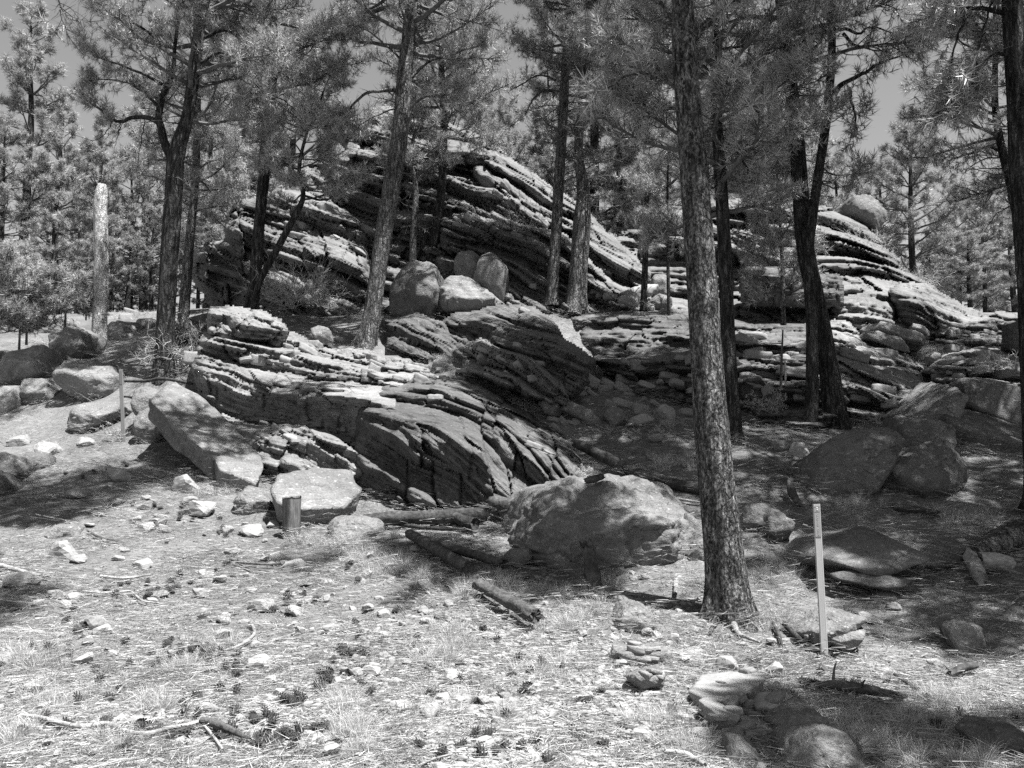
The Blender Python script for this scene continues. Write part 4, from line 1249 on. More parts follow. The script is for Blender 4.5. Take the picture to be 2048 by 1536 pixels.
def ext(path, z1):
    """carry a trunk path straight on up to height z1"""
    path = np.asarray(path, float)
    d = path[-1] - path[-2]
    d = d / max(d[2], 1e-3) * (z1 - path[-1][2])
    d[0] = np.clip(d[0], -0.6, 0.6)
    return np.vstack([path, path[-1] + d * .5, path[-1] + d]) if z1 > path[-1][2] else path


# T9 nearest pine
d = hit(1452, 1245)[1] + 0.12
dT9 = d
p9 = pp([(1458, 1262), (1448, 1100), (1425, 850), (1400, 560), (1382, 300), (1368, 80), (1364, -20)], d)
p9 = ext(p9, 10)
pine('nearest pine with flaky speckled bark standing alone in the sunny clearing edge', p9, [wr(84, d), wr(76, d), wr(68, d), wr(60, d), wr(54, d), wr(48, d), wr(44, d), .07, .02],
     (6.0, 10, 1.6), 101, B_NEAR, 32, dead=[(4.3, 6.5, 16, .7)], sides=40, n=150, flare=0.75, azbias=(0.1, 0.85),
     limbs=[(pp([(1368, 90), (1400, 60), (1440, 25), (1480, -10)], d), .06, 1.0, 8), (pp([(1366, 150), (1330, 155), (1270, 150), (1215, 175)], d), .025, .35, 20), (pp([(1366, 60), (1330, 20), (1290, -20)], d), .03, .3, 14)])
# T1 big dark forked pine
d = hit(325, 760)[1] + .1
dT1 = d
p1 = ext(pp([(326, 768), (330, 680), (336, 560), (345, 420), (352, 310), (375, 230), (392, 120), (405, 0)], d), 15)
pine('tall dark forked pine above the leaning slab', p1, [wr(40, d), wr(36, d), wr(35, d), wr(35, d), wr(34, d), wr(24, d), wr(24, d), wr(22, d), .09, .03],
     (Z(260, d), 15, 2.5), 102, B_DARK, 46, dead=[(Z(420, d), Z(130, d), 22, .8)], sides=24, n=90,
     limbs=[(pp([(348, 330), (330, 290), (318, 240), (325, 190), (345, 150), (350, 90), (365, 0)], d), .10, .8, 14),
            (pp([(322, 250), (295, 235), (262, 236), (240, 244), (222, 235), (195, 215), (165, 195)], d), .055, 1.3, 8),
            (pp([(325, 170), (290, 150), (240, 130), (190, 110), (160, 85)], d), .035, 1.5, 8),
            (pp([(340, 110), (290, 60), (240, 35), (190, 5)], d), .035, 1.5, 6),
            (pp([(318, 215), (280, 180), (235, 160), (180, 160)], d), .03, 1.4, 6),
            (pp([(290, 236), (284, 270), (278, 310), (272, 350)], d), .012, 0, 3),
            (pp([(225, 236), (215, 260), (190, 280), (145, 268)], d), .012, 0, 5),
            (pp([(240, 244), (236, 270), (228, 300)], d), .012, 0, 5),
            (pp([(400, 80), (450, 60), (490, 90), (510, 120)], d), .04, .9, 8),
            (pp([(395, 130), (440, 105), (480, 130), (520, 180)], d), .035, .7, 10)])
# T2 behind
d = 21.5
pine('slimmer pine with sunlit reddish flank behind the dark forked pine', ext(pp([(368, 660), (376, 560), (386, 430), (394, 280), (400, 100)], d), 14.5), [wr(22, d), wr(20, d), wr(17, d), wr(14, d), wr(12, d), .06, .02],
     (Z(430, d), 14.5, 1.9), 103, B_MID, 46, twig=TWIG, dead=[(Z(560, d), Z(300, d), 10, .8)])
# T3
d = 19.0
pine('crooked pine rising from the brush in front of the overhang', ext(pp([(505, 625), (512, 560), (520, 450), (527, 350), (530, 270), (522, 235), (538, 190), (548, 120), (545, 0)], d), 15), [wr(27, d), wr(24, d), wr(22, d), wr(23, d), wr(22, d), wr(20, d), wr(19, d), wr(17, d), wr(15, d), .06, .02],
     (Z(190, d), 15, 2.3), 104, B_DARK, 36, dead=[(Z(260, d), Z(60, d), 22, .9)],
     limbs=[(pp([(545, 120), (580, 110), (620, 125), (655, 150)], d), .03, .6, 16), (pp([(540, 190), (565, 200), (585, 215), (600, 235)], d), .02, 0, 16)])
d = 18.6
pine('slanting young pine crossing the crooked trunk', ext(pp([(503, 620), (520, 560), (555, 495), (590, 430), (606, 392), (598, 340), (612, 270), (640, 200)], d), Z(150, d)), [wr(13, d), wr(13, d), wr(14, d), wr(13, d), wr(10, d), wr(8, d), wr(6, d), wr(5, d), .015, .01],
     (Z(400, d), Z(140, d), 1.35), 105, B_DARK, 34, tsize=1.0, flare=.2, limbs=[(pp([(610, 392), (640, 400), (665, 395), (690, 370), (720, 350)], d), .03, 1.2, 4), (pp([(598, 340), (570, 330), (540, 300), (510, 260)], d), .02, 1.2, 2)])
# T4 leaning
d = 17.6
pine('leaning pine with a lit lower trunk on the needle slope', ext(pp([(722, 705), (738, 640), (757, 520), (778, 380), (798, 250), (812, 120), (822, 0)], d), 15.5), [wr(40, d), wr(34, d), wr(34, d), wr(35, d), wr(34, d), wr(30, d), wr(25, d), .09, .03],
     (Z(110, d), 15.5, 2.8), 106, B_MID, 48, sides=24, n=90, flare=.65, dead=[(Z(250, d), Z(60, d), 12, .8)],
     limbs=[(pp([(800, 180), (770, 182), (730, 190), (695, 220), (680, 230)], d), .05, .5, 16), (pp([(805, 120), (770, 90), (735, 60), (700, 50)], d), .03, 1.3, 4),
            (pp([(812, 170), (850, 130), (900, 110), (960, 90)], d), .04, 1.5, 4), (pp([(800, 240), (840, 200), (890, 190), (930, 170)], d), .03, 1.4, 6), (pp([(790, 215), (760, 230), (720, 250), (700, 270)], d), .02, .9, 4)])
# T5
d = 23.0
pine('dark pine leaning slightly right behind the leaning one', ext(pp([(862, 540), (872, 450), (884, 350), (888, 250), (884, 150)], d), 15), [wr(20, d), wr(18, d), wr(17, d), wr(15, d), wr(13, d), .05, .02],
     (Z(290, d), 15, 2.3), 107, B_DARK, 50, dead=[(Z(430, d), Z(280, d), 8, .7)], limbs=[(pp([(815, 545), (845, 490), (865, 440), (875, 400)], d), .09, 0, 6), (pp([(876, 330), (910, 330), (950, 300), (985, 290)], d), .03, 1.4, 4)])
d = 22.5
pine('short twisted half-dead pine between the leaning pine and its dark neighbour', pp([(826, 540), (828, 460), (832, 380), (822, 310), (832, 260)], d), [wr(15, d), wr(14, d), wr(12, d), wr(9, d), wr(5, d)],
     (Z(350, d), Z(230, d), 1.2), 108, B_MID, 16, dead=[(Z(480, d), Z(320, d), 12, .7)], flare=.2)
# T6/T7 pair
d = 20.7
pine('left pine of the close pair on the ledge', ext(pp([(1108, 612), (1112, 500), (1118, 360), (1126, 230), (1132, 120)], d), 14.5), [wr(25, d), wr(22, d), wr(22, d), wr(20, d), wr(17, d), .06, .02],
     (Z(190, d), 14.5, 1.9), 109, B_MID, 34, dead=[(Z(330, d), Z(110, d), 46, 1.25)], limbs=[(pp([(1115, 185), (1090, 180), (1065, 200), (1050, 230)], d), .045, 0, 22), (pp([(1112, 160), (1080, 150), (1040, 170), (1020, 180)], d), .03, 0, 14)])
d = 20.5
pine('thick right pine of the pair with a long pale scar', ext(pp([(1147, 630), (1157, 540), (1165, 440), (1168, 380), (1158, 300), (1164, 180), (1166, 60)], d), 15.5), [wr(42, d), wr(36, d), wr(36, d), wr(26, d), wr(19, d), wr(18, d), wr(17, d), .07, .02],
     (Z(140, d), 15.5, 2.4), 110, B_MID, 44, dead=[(Z(420, d), Z(280, d), 40, 1.0), (Z(250, d), Z(120, d), 14, 1.0)])
# T8
d = 20.2
pine('slim bare pine trunk ending in a broken spike', pp([(1286, 622), (1290, 500), (1294, 380), (1299, 250)], d), [wr(14, d), wr(12, d), wr(10, d), wr(4, d)],
     None, 111, B_DARK, dead=[(Z(480, d), Z(270, d), 22, .8)])
d = 19.5
pine('slender dark pine growing beside the slim bare trunk', pp([(1340, 700), (1336, 580), (1334, 440), (1336, 330)], d), [wr(8, d), wr(7, d), wr(6, d), wr(3, d)],
     (Z(480, d), Z(310, d), 1.1), 112, B_DARK, 22, flare=.2)
# T10
d = hit(1465, 888)[1] + .1
pine('straight dark pine directly behind the nearest one', ext(pp([(1466, 895), (1460, 760), (1452, 560), (1440, 380), (1432, 230), (1430, 60)], d), 13.5), [wr(36, d), wr(30, d), wr(28, d), wr(26, d), wr(22, d), wr(18, d), .05, .02],
     (Z(440, d), 13.5, 2.4), 113, B_DARK, 70, dens=1.3, dead=[(Z(500, d), Z(300, d), 14, .7)], sides=22, limbs=[(pp([(1435, 310), (1460, 290), (1490, 330), (1510, 380)], d), .03, .9, 6), (pp([(1438, 380), (1410, 370), (1395, 390)], d), .02, 1.2, 2)])
d = hit(1680, 855)[1] + .1
dT11 = d
pine('stout left-leaning pine of the crossing pair with rough flaring foot', ext(pp([(1678, 862), (1662, 780), (1635, 620), (1612, 500), (1596, 330), (1580, 180), (1566, 40)], d), 15), [wr(58, d), wr(42, d), wr(34, d), wr(35, d), wr(31, d), wr(27, d), wr(24, d), .07, .02],
     (Z(150, d), 15, 3.0), 114, B_DARK, 64, dens=1.35, dead=[(Z(250, d), Z(60, d), 14, .8)], sides=26, n=90, flare=.1,
     limbs=[(pp([(1588, 250), (1550, 230), (1510, 260), (1480, 300)], d), .03, 1.3, 4), (pp([(1583, 180), (1540, 150), (1500, 160), (1470, 190)], d), .03, 1.4, 4)])
d -= .25
pine('thinner pine crossing in front of the stout one and curving right', ext(pp([(1620, 880), (1624, 760), (1622, 640), (1615, 520), (1632, 380), (1652, 250), (1662, 120), (1662, 0)], d), 14), [wr(30, d), wr(25, d), wr(23, d), wr(20, d), wr(19, d), wr(18, d), wr(16, d), wr(14, d), .05, .02],
     (Z(0, d), 14, 2.6), 115, B_DARK, 50, dens=1.3, sides=20, dead=[(Z(380, d), Z(200, d), 8, .5)], flare=.1,
     limbs=[(pp([(1660, 190), (1680, 172), (1720, 150), (1760, 128), (1808, 108)], d), .05, 1.1, 14),
            (pp([(1662, 60), (1690, 58), (1715, 68), (1740, 55), (1785, 65)], d), .035, 0, 10),
            (pp([(1685, 66), (1710, 92), (1740, 92), (1758, 92)], d), .03, 0, 8),
            (pp([(1698, 175), (1702, 205), (1712, 240), (1705, 270)], d), .03, 1.2, 2),
            (pp([(1658, 60), (1620, 70), (1600, 90), (1590, 110)], d), .03, .8, 4),
            (pp([(1640, 330), (1665, 350), (1700, 350), (1735, 345)], d), .012, .9, 12),
            (pp([(1636, 360), (1660, 375), (1690, 372)], d), .012, .2, 12)])
# T12
d = 16.2
pine('thin young pine against the dark block', pp([(1568, 650), (1566, 560), (1561, 450), (1554, 350)], d), [wr(10, d), wr(9, d), wr(7, d), wr(3, d)], (Z(590, d), Z(300, d), .85), 116, B_MID, 30, flare=.2)
d = 14.3
pine('bare dead sapling pole below the thin young pine', pp([(1561, 815), (1563, 740), (1566, 660)], d), [wr(6, d), wr(5, d), wr(3, d)], None, 117, TWIG, dead=[(Z(760, d), Z(665, d), 8, .3)], flare=.1)
pine('knotty shorter dead pole beside the bare sapling', pp([(1572, 800), (1571, 760), (1570, 722)], d), [wr(4, d), wr(4, d), wr(3, d)], None, 118, TWIG_PALE, dead=[(Z(790, d), Z(725, d), 8, .1)], flare=.1)
# T13 right edge
d = 9.6
pine('big rough pine cut off by the right edge', ext(pp([(2080, 1020), (2068, 800), (2060, 600), (2046, 380), (2038, 200), (2030, 0)], d), 12.5), [wr(62, d), wr(54, d), wr(52, d), wr(46, d), wr(42, d), wr(38, d), .08, .02],
     (Z(-10, d), 12.5, 3.2), 119, B_DARK, 50, dens=1.05, sides=30, n=90, sag=.5, dead=[(Z(200, d), Z(0, d), 8, .5)],
     limbs=[(pp([(2034, 30), (1990, 25), (1945, 15), (1900, 20), (1850, 40)], d), .035, 1.2, 10), (pp([(1945, 15), (1915, 70), (1905, 130), (1900, 180)], d), .018, 1.3, 6),
            (pp([(2036, 120), (1990, 110), (1950, 150), (1915, 200), (1870, 230)], d), .025, 1.0, 10), (pp([(1990, -10), (1965, 60), (1955, 130), (1950, 190)], d), .015, .9, 10)])
d = 15.0
pine('slim curving pine behind the big one at the right edge', ext(pp([(2062, 640), (2052, 520), (2030, 400), (2006, 300), (1992, 220), (1990, 100)], d), 10.5), [wr(24, d), wr(20, d), wr(18, d), wr(16, d), wr(13, d), wr(10, d), .03, .015],
     (Z(300, d), 10.5, 1.8), 120, B_DARK, 34, azbias=(3.2, .4), dead=[(Z(420, d), Z(280, d), 8, .9)], limbs=[(pp([(2008, 320), (1985, 295), (1960, 300), (1935, 310), (1900, 320)], d), .03, 1.0, 8)])
# snag
d = hit(197, 705)[1]
V, Fc, P, R = trunk_mesh(pp([(196, 712), (197, 620), (199, 500), (203, 420), (206, 385), (207, 368)], d) - W(196, 712, d), [wr(30, d), wr(28, d), wr(27, d), wr(26, d), wr(24, d), wr(15, d)], B_SNAG, 3, 26, 90, .12, .05)
sn = link('dead_snag', None, None, 'pale pitted snag trunk with broken top on the left', 'dead tree', loc=W(196, 712, d))
link('trunk', make_mesh('trunk', V, Fc, B_SNAG), sn)
# shade trees beyond the frame and the young soft pines
for k, (x, y, z0, z1, CR, nl) in enumerate([(-5.8, 8.6, 8.5, 12.5, 1.8, 20), (9.6, 10.0, 5.5, 13, 2.8, 44), (10.2, 13.5, 6, 13.5, 3.0, 44), (12.0, 16.5, 7, 14, 3.0, 40), (4.3, 3.3, 4.9, 9.0, 1.25, 34), (6.9, 5.8, 5.2, 11.5, 2.0, 30), (7.4, 7.2, 5.0, 12.5, 2.6, 44), (8.6, 11.2, 6.5, 13.0, 2.2, 34)]):
    z = gz(x, y)[0]
    pine(['pine beyond the left edge whose hanging twigs show at the top corner', 'pine just outside the right edge shading the gully boulders', 'pine outside the right edge shading the ledges', 'further pine outside the right edge above the ledges',
          'pine beside the viewer shading the near right corner', 'pine right of the frame shading the exposed root', 'pine right of the frame between root and square boulder', 'pine outside the right edge near the square sided boulder'][k], [(x, y, z - .1), (x + .1, y, z + 4), (x + .1, y + .1, z1)], [.2, .15, .03], (z0, z1, CR), 130 + k, B_DARK, nl, dens=1.0,
         limbs=[([(-5.8, 8.6, zz), (-4.6, 9.3 + q * .3, zz + .5), (-3.0, 10.2 + q, zz + .7), (-1.6 + q, 11.2 + 1.5 * q, zz + .5)], .05, 1.7, 4) for zz, q in ((8.6, -.2), (8.9, .5), (9.6, .1), (10.2, -.6), (11, .3), (9.2, .9))] + [([(-5.8, 8.6, zz), (-5.0, 8.8, zz + .3), (-4.1, 9.0 + q, zz + .4), (-3.1, 9.2 + q, zz + .3)], .04, 1.7, 4) for zz, q in ((7.9, 0), (8.3, .5), (8.8, .2), (9.3, -.3))] + [([(-5.8, 8.6, 8.0), (-5.4, 8.8, 7.6), (-5.1, 8.9, 7.0), (-4.9, 8.9, 6.45)], .03, .5, 14)] if k == 0 else ())
pine('near pine outside the left edge throwing a small dark patch on the grass', [(-4.9, 4.6, gz(-4.9, 4.6)[0]), (-4.9, 4.6, 5.0), (-4.8, 4.7, 9.5)], [.16, .12, .03], (6.6, 9.5, 1.2), 149, B_DARK, 14,
     limbs=[([(-4.9, 4.6, zz), (-4.2, 5.0, zz + .3), (-3.3, 5.5 + q, zz + .4), (-2.3, 5.9 + q, zz + .3)], .035, 1.8, 4) for zz, q in ((6.9, 0), (7.2, .4), (7.6, .1))])
d = 20.0
for k, (x, y0, y1, R_) in enumerate([(38, 700, 590, .65), (52, 690, 540, .8), (-5, 700, 520, 1.2), (130, 655, 560, .6)]):
    pine(['soft young pine thicket stem nearest the left edge boulders', 'taller soft young pine among the left saplings', 'young pine cut by the left edge', 'small airy sapling between the pale dome and the snag'][k],
         pp([(x, y0), (x + 2, (y0 + y1) / 2), (x + 3, y1)], d), [.03, .02, .006], (Z(y0 - 30, d), Z(y1, d), R_), 140 + k, TWIG, 26, flare=.1, tuft=TUFT_FAR, group='young pines at the left edge', tsize=.9)

# distant pines: three kinds, copied
kinds = []
for k in range(3):
    h = [11, 12.5, 10][k]
    x, y = [(-30, 44), (-27, 50), (26, 46)][k]
    z = gz(x, y)[0]
    kinds.append((pine(['distant full crowned pine far left behind the forest edge', 'distant tall narrow pine far left in the forest', 'distant rounded pine beyond the right slope'][k], [(x, y, z - .2), (x + .2, y, z + h * .5), (x, y, z + h)], [.2, .14, .02],
                 (z + [1.5, 2.5, 1.2][k], z + h, [2.4, 1.9, 2.6][k]), 160 + k, B_DARK, [54, 56, 50][k], dens=.85, tuft=TUFT_FAR, tsize=1.45, sub=True, group='distant pines', sides=8, n=20, dead=[(z + 1, z + 5, 8, 1.0)]), h))
far = [
    # px, top py, d, kind, label
    (62, 25, 31, 1, 'tall pointed pine standing clear against the sky at upper left'),
    (10, 250, 29, 0, 'full green pine filling the left edge'),
    (128, 235, 36, 0, 'bushy pine between the pointed pine and the snag'),
    (205, 245, 34, 1, 'dark pine directly behind the snag'),
    (262, 330, 38, 2, 'rounded pine between the snag and the forked pine'),
    (300, 200, 40, 0, 'pine filling the gap left of the forked trunk'),
    (235, 420, 44, 2, 'lower pine deep in the forest right of the snag'),
    (160, 400, 46, 0, 'shadowed pine deep in the forest left of the snag'),
    (95, 380, 42, 2, 'mid height pine at the forest edge under the pointed one'),
    (310, 420, 36, 2, 'short pine just left of the forked trunk base'),
    (430, 150, 33, 0, 'broad pine right of the forked trunk above the overhang'),
    (455, 330, 29, 2, 'bright bushy pine touching the cliff overhang'),
    (385, 260, 37, 1, 'pine hidden behind the forked trunk'),
    (600, 60, 42, 0, 'pine on the ridge left of the summit'),
    (500, 90, 39, 2, 'pine on the ridge behind the crooked trunk'),
    (880, 60, 40, 2, 'pine peeking over the summit ridge'),
    (960, 170, 36, 0, 'pine on the ridge right of the summit'),
    (1020, 220, 34, 2, 'low pine on the ridge left of the close pair'),
    (1095, 130, 37, 1, 'narrow pine on the ridge behind the close pair'),
    (1180, -60, 36, 0, 'tall pine on the saddle behind the scarred trunk'),
    (1245, 60, 34, 2, 'dark stemmed pine in the saddle'),
    (1330, -30, 38, 0, 'pine on the saddle left of the nearest trunk'),
    (1400, 80, 35, 1, 'narrow pine behind the nearest trunk'),
    (1475, 40, 39, 0, 'broad pine above the right cliff'),
    (1545, 130, 36, 2, 'rounded pine above the right cliff'),
    (1620, 200, 40, 1, 'pine behind the crossing pair'),
    (1668, 330, 38, 2, 'small pine left of the perched boulder'),
    (1822, 262, 37, 2, 'layered pine standing alone right of the perched boulder'),
    (1760, 330, 46, 0, 'pine behind the perched boulder'),
    (1905, 370, 40, 0, 'pine in the right forest under the hanging twigs'),
    (1960, 400, 34, 2, 'bright pine in the right forest near the saddle'),
    (2020, 330, 38, 0, 'pine at the right edge of the far forest'),
    (1870, 430, 45, 1, 'deep forest pine right of the lone layered one'),
    (2060, 420, 32, 2, 'nearest far pine cut by the right edge'),
    (1935, 470, 30, 2, 'short pine on the slope above the grass saddle'),
    (1120, 250, 33, 2, 'short pine nestled on the saddle behind the pair'),
    (1290, 190, 33, 2, 'short dense pine behind the bare spike'),
    (-140, 300, 38, 0, 'far pine outside the left edge behind the thicket'), (-260, 250, 34, 2, 'second far pine outside the left edge'), (-400, 280, 36, 0, 'third far pine outside the left edge'), (-560, 260, 33, 1, 'fourth far pine outside the left edge'), (2180, 380, 36, 0, 'far pine outside the right edge'), (2320, 360, 38, 2, 'second far pine outside the right edge'),
    (20, 500, 41, 2, 'low far pine closing the gap at the left edge'), (70, 520, 44, 0, 'low far pine under the tall pointed one'), (120, 490, 43, 2, 'low far pine left of the snag foot'), (175, 510, 40, 0, 'low far pine behind the snag foot'),
    (225, 500, 47, 2, 'low far pine right of the snag foot'), (262, 520, 42, 0, 'low far pine before the forest gloom'), (295, 490, 45, 2, 'low far pine beside the forked trunk'), (340, 500, 42, 0, 'low far pine directly behind the forked trunk'),
    (400, 470, 38, 2, 'low far pine left of the overhang'), (-30, 420, 38, 0, 'far pine partly outside the left edge'), (1860, 500, 44, 2, 'low far pine beyond the right cliff end'), (1990, 510, 42, 0, 'low far pine behind the edge ledge'),
]
for i, (px, ty, d, k, lab) in enumerate(far):
    top = W(px, ty, d)
    z = gz(top[0], d)[0]
    src, h = kinds[k]
    s = (top[2] - z) / h
    r = copy_tree(src, (top[0], d, z), i * 1.7, 1.0, lab, 'distant pines')
    sx = min(max(s, 0.5), 1.35)
    r.scale = (sx, sx, s)

# ------------------------------------------------------------------ fallen logs, stumps, sticks


def log(label, pts, wpx, mat=DEAD, ds=None, seed=1, name='fallen_log', cat='log', group='fallen logs and limbs', stubs=0, sides=12, lift=1.3, n=None, rough=0.15, taper=1.0, parts=()):
    P = []
    for i, (x, y) in enumerate(pts):
        if ds is None:
            h = hit(x, y)
        else:
            h = W(x, y, ds[i])
        P.append(h)
    P = np.array(P)
    r = np.array([wr(w * 1.12, p[1]) for w, p in zip(np.interp(np.linspace(0, 1, len(P)), np.linspace(0, 1, len(wpx)), wpx), P)])
    if ds is None:
        P[:, 2] += r * lift + 0.024
    n = n or max(14, len(P) * 8)
    C = smooth_path(P, n); R = np.interp(np.linspace(0, 1, n), np.linspace(0, 1, len(r)), r)
    base = C[0].copy(); C = C - base
    V, Fq = tubes(C[None], R[None], sides)
    V = V.reshape(n, sides, 3)
    rd = V - C[:, None]
    ax = unit(C[-1] - C[0])
    q = V - (V @ ax)[..., None] * ax * 0.8
    sc = 1 / max(R.mean(), .01)
    f = 1 + rough * fbm(q, 1.4 * sc, 3, seed) + 0.12 * fbm(V, .5 * sc, 2, seed + 2)
    V = C[:, None] + rd * f[..., None]
    # broken, splintered ends
    for e, sg in ((0, -1), (n - 1, 1)):
        V[e] += ax * sg * (R[e] * 1.1 * noise(np.stack([np.arange(sides) * 1.7, np.zeros(sides) + seed, np.zeros(sides)], 1), 1, seed + e))[:, None]
    V = V.reshape(-1, 3)
    nv = len(V)
    c0, c1 = C[0] + ax * R[0] * .3, C[-1] - ax * R[-1] * .3
    a0 = np.arange(sides); a1 = nv - sides + np.arange(sides)
    Ft = np.concatenate([np.stack([np.roll(a0, -1), a0, np.full(sides, nv)], 1), np.stack([a1, np.roll(a1, -1), np.full(sides, nv + 1)], 1)])
    me = make_mesh(name, np.concatenate([V, [c0, c1]]), [Fq, Ft], mat, True)
    o = link(name, me, None, label, cat, group, loc=base)
    rs = np.random.RandomState(seed)
    for k in range(stubs):
        i = rs.randint(3, n - 2)
        d0 = unit(np.cross(ax, rs.randn(3)) + np.array([0, 0, .6]))[None]
        st = wander(C[i][None], d0, np.array([R[i] * rs.uniform(2.5, 5)]), 5, rs, .2)
        a = Acc(); a.add(*tubes(st, np.linspace(R[i] * .4, R[i] * .12, 5)[None], 6))
        link('stub', a.mesh('stub', mat), o)
    return o


log('dark horizontal log lying against the foot of the massive rock face', [(728, 1040), (800, 1036), (880, 1034), (968, 1030)], [20, 24, 27, 26], DEAD_DARK, ds=[10.2, 10.2, 10.25, 10.3], seed=3, sides=18, n=60)
log('thin dark pole propped behind the horizontal log', [(735, 1045), (800, 1058), (860, 1066), (930, 1068)], [6, 7, 7, 6], DEAD_DARK, seed=4)
log('short charred chunk under the right end of the horizontal log', [(905, 1048), (925, 1060), (950, 1068)], [18, 20, 22], DEAD_DARK, seed=5, sides=16)
log('cut log section with a pale end left of the great rounded boulder', [(990, 1003), (1012, 1012), (1036, 1020)], [24, 28, 28], DEAD, ds=[10.5, 10.3, 10.1], seed=6, sides=18)
log('upper arm of the forked fallen branch in the sunlit grass', [(826, 1096), (1008, 1158)], [13, 17], DEAD, lift=2.6, seed=7, sides=12)
log('lower arm of the forked fallen branch in the sunlit grass', [(818, 1088), (936, 1166)], [16, 24], DEAD, lift=1.8, seed=8, sides=14)
log('weathered log piece ending alone in the middle of the clearing', [(955, 1190), (1072, 1264)], [20, 26], DEAD, lift=1.6, seed=9, sides=18, n=50, rough=.35)
log('upright gnarled broken stump leaning on the great boulder', [(1172, 1088), (1180, 1110), (1184, 1145), (1192, 1182)], [20, 22, 30, 24], DEAD, ds=[8.05, 8.05, 8.0, 8.0], seed=10, sides=16, name='broken_stump', cat='stump', rough=.35)
log('dark curved stick beside the foot of the near pine', [(1150, 1200), (1180, 1206), (1215, 1214), (1245, 1212)], [6, 9, 8, 5], DEAD_DARK, seed=11)
log('small stick left of the upright stump', [(1020, 1148), (1045, 1162), (1072, 1168)], [8, 8, 5], DEAD, seed=12)
log('short upright twig stub left of the near pine', [(1352, 1170), (1352, 1185), (1351, 1198)], [9, 8, 7], DEAD_PALE, seed=13, lift=1.0)
log('long dark leaning trunk crossing the gully behind the near pine', [(1150, 885), (1210, 915), (1280, 948), (1350, 968), (1412, 982)], [16, 20, 20, 20, 20], DEAD_DARK, ds=[12.0, 11.5, 11.0, 10.6, 10.3], seed=14, n=60)
log('pale thin branch behind the top of the great rounded boulder', [(1290, 975), (1330, 1000), (1370, 1008), (1400, 1012)], [4, 5, 5, 4], DEAD_PALE, seed=15)
log('charred knot sitting on top of the great rounded boulder', [(1172, 962), (1188, 958), (1205, 952)], [10, 14, 10], DEAD_DARK, ds=[9.0, 9.0, 9.1], seed=16)
log('thick root-end log sloping in from the right edge', [(2080, 1085), (2030, 1092), (1975, 1112), (1932, 1132)], [64, 52, 40, 24], B_MID, seed=17, sides=22, n=60, lift=.5)
log('curved bare root reaching left from the root-end log', [(1932, 1124), (1915, 1135), (1880, 1148), (1852, 1142)], [14, 12, 9, 6], DEAD, seed=18)
log('pale split stump below the root-end log', [(1938, 1128), (1948, 1150), (1962, 1180)], [20, 24, 26], DEAD_PALE, seed=19, sides=14, name='split_stump', cat='stump', rough=.35)
log('blocky bark covered log piece right of the split stump', [(1962, 1148), (1990, 1152), (2024, 1158)], [30, 32, 26], DEAD_PALE, seed=20, sides=14)
log('twisted log half in shade near the tall marker', [(1640, 1388), (1680, 1394), (1740, 1402), (1812, 1408)], [12, 20, 18, 9], DEAD, seed=21, sides=14, stubs=3, n=50)
log('dark knotty branch in the near right shade', [(1790, 1360), (1812, 1376), (1838, 1392)], [6, 6, 7], DEAD_DARK, seed=22, stubs=1)
log('dark stick leaning at the foot of the tall marker', [(1570, 1262), (1600, 1292), (1625, 1305), (1648, 1318)], [10, 11, 8, 5], DEAD_DARK, seed=23)
log('thin bent twig right of the tall marker foot', [(1645, 1316), (1665, 1325), (1685, 1341)], [3, 3, 2], DEAD, seed=24, sides=6)
log('small dark stick right of the near pine foot', [(1545, 1252), (1555, 1275), (1566, 1302)], [4, 8, 3], DEAD, seed=25, sides=8)
log('hollow dark log piece upright in the shaded gully', [(1580, 960), (1584, 985), (1600, 1010)], [12, 16, 10], DEAD, ds=[10.2, 10.0, 9.8], seed=26, sides=10)
log('dark shaded log above the table-like boulder', [(1785, 1028), (1830, 1034), (1880, 1040)], [12, 14, 10], DEAD_DARK, seed=27)
log('short mossy log piece right of the smooth half-buried boulder', [(1900, 1364), (1925, 1355), (1952, 1346)], [12, 15, 12], DEAD, seed=28, stubs=1)
log('dark thin log behind the leaning slab top', [(250, 762), (290, 762), (330, 758), (385, 768)], [5, 6, 6, 5], DEAD_DARK, ds=[16, 15.8, 15.6, 15.3], seed=29)
log('thick dark fallen trunk in the brush pile', [(352, 706), (380, 690), (410, 660)], [24, 26, 20], B_DARK, ds=[17.6, 17.8, 18.2], seed=30, sides=14)
log('fallen grey poles crossing the far left hillside', [(60, 560), (110, 595), (150, 612), (180, 630)], [3, 4, 4, 3], DEAD, ds=[28, 27, 26, 25], seed=31, sides=6)
log('lower fallen pole on the far left hillside', [(50, 572), (90, 590), (140, 618)], [3, 3, 3], DEAD_PALE, ds=[28, 27.5, 27], seed=32, sides=6)
# sticks in the clearing
log('long wavy stick snaking across the bottom left', [(46, 1443), (80, 1450), (130, 1464), (170, 1468), (215, 1462), (250, 1478), (290, 1484), (335, 1472), (370, 1466), (400, 1456)], [5, 8, 9, 9, 8, 9, 9, 8, 8, 6], DEAD_PALE, seed=33, name='stick', cat='stick', sides=8, n=70)
log('splintered wedge of wood at the right end of the long wavy stick', [(402, 1458), (440, 1472), (500, 1492)], [12, 16, 5], DEAD, seed=34, name='stick', cat='stick', sides=8)
log('side twig dropping from the long wavy stick', [(405, 1460), (425, 1485), (445, 1512)], [5, 6, 4], DEAD_PALE, seed=35, name='stick', cat='stick', sides=7)
log('arched twig right of the splintered wedge', [(500, 1492), (515, 1460), (550, 1445), (590, 1440), (610, 1448)], [3, 3, 3, 2, 2], DEAD_PALE, seed=36, name='stick', cat='stick', sides=6)
log('thin stick at the lower end of the pine cone heap', [(495, 1532), (530, 1515), (565, 1505)], [3, 4, 3], DEAD_PALE, seed=37, name='stick', cat='stick', sides=6)
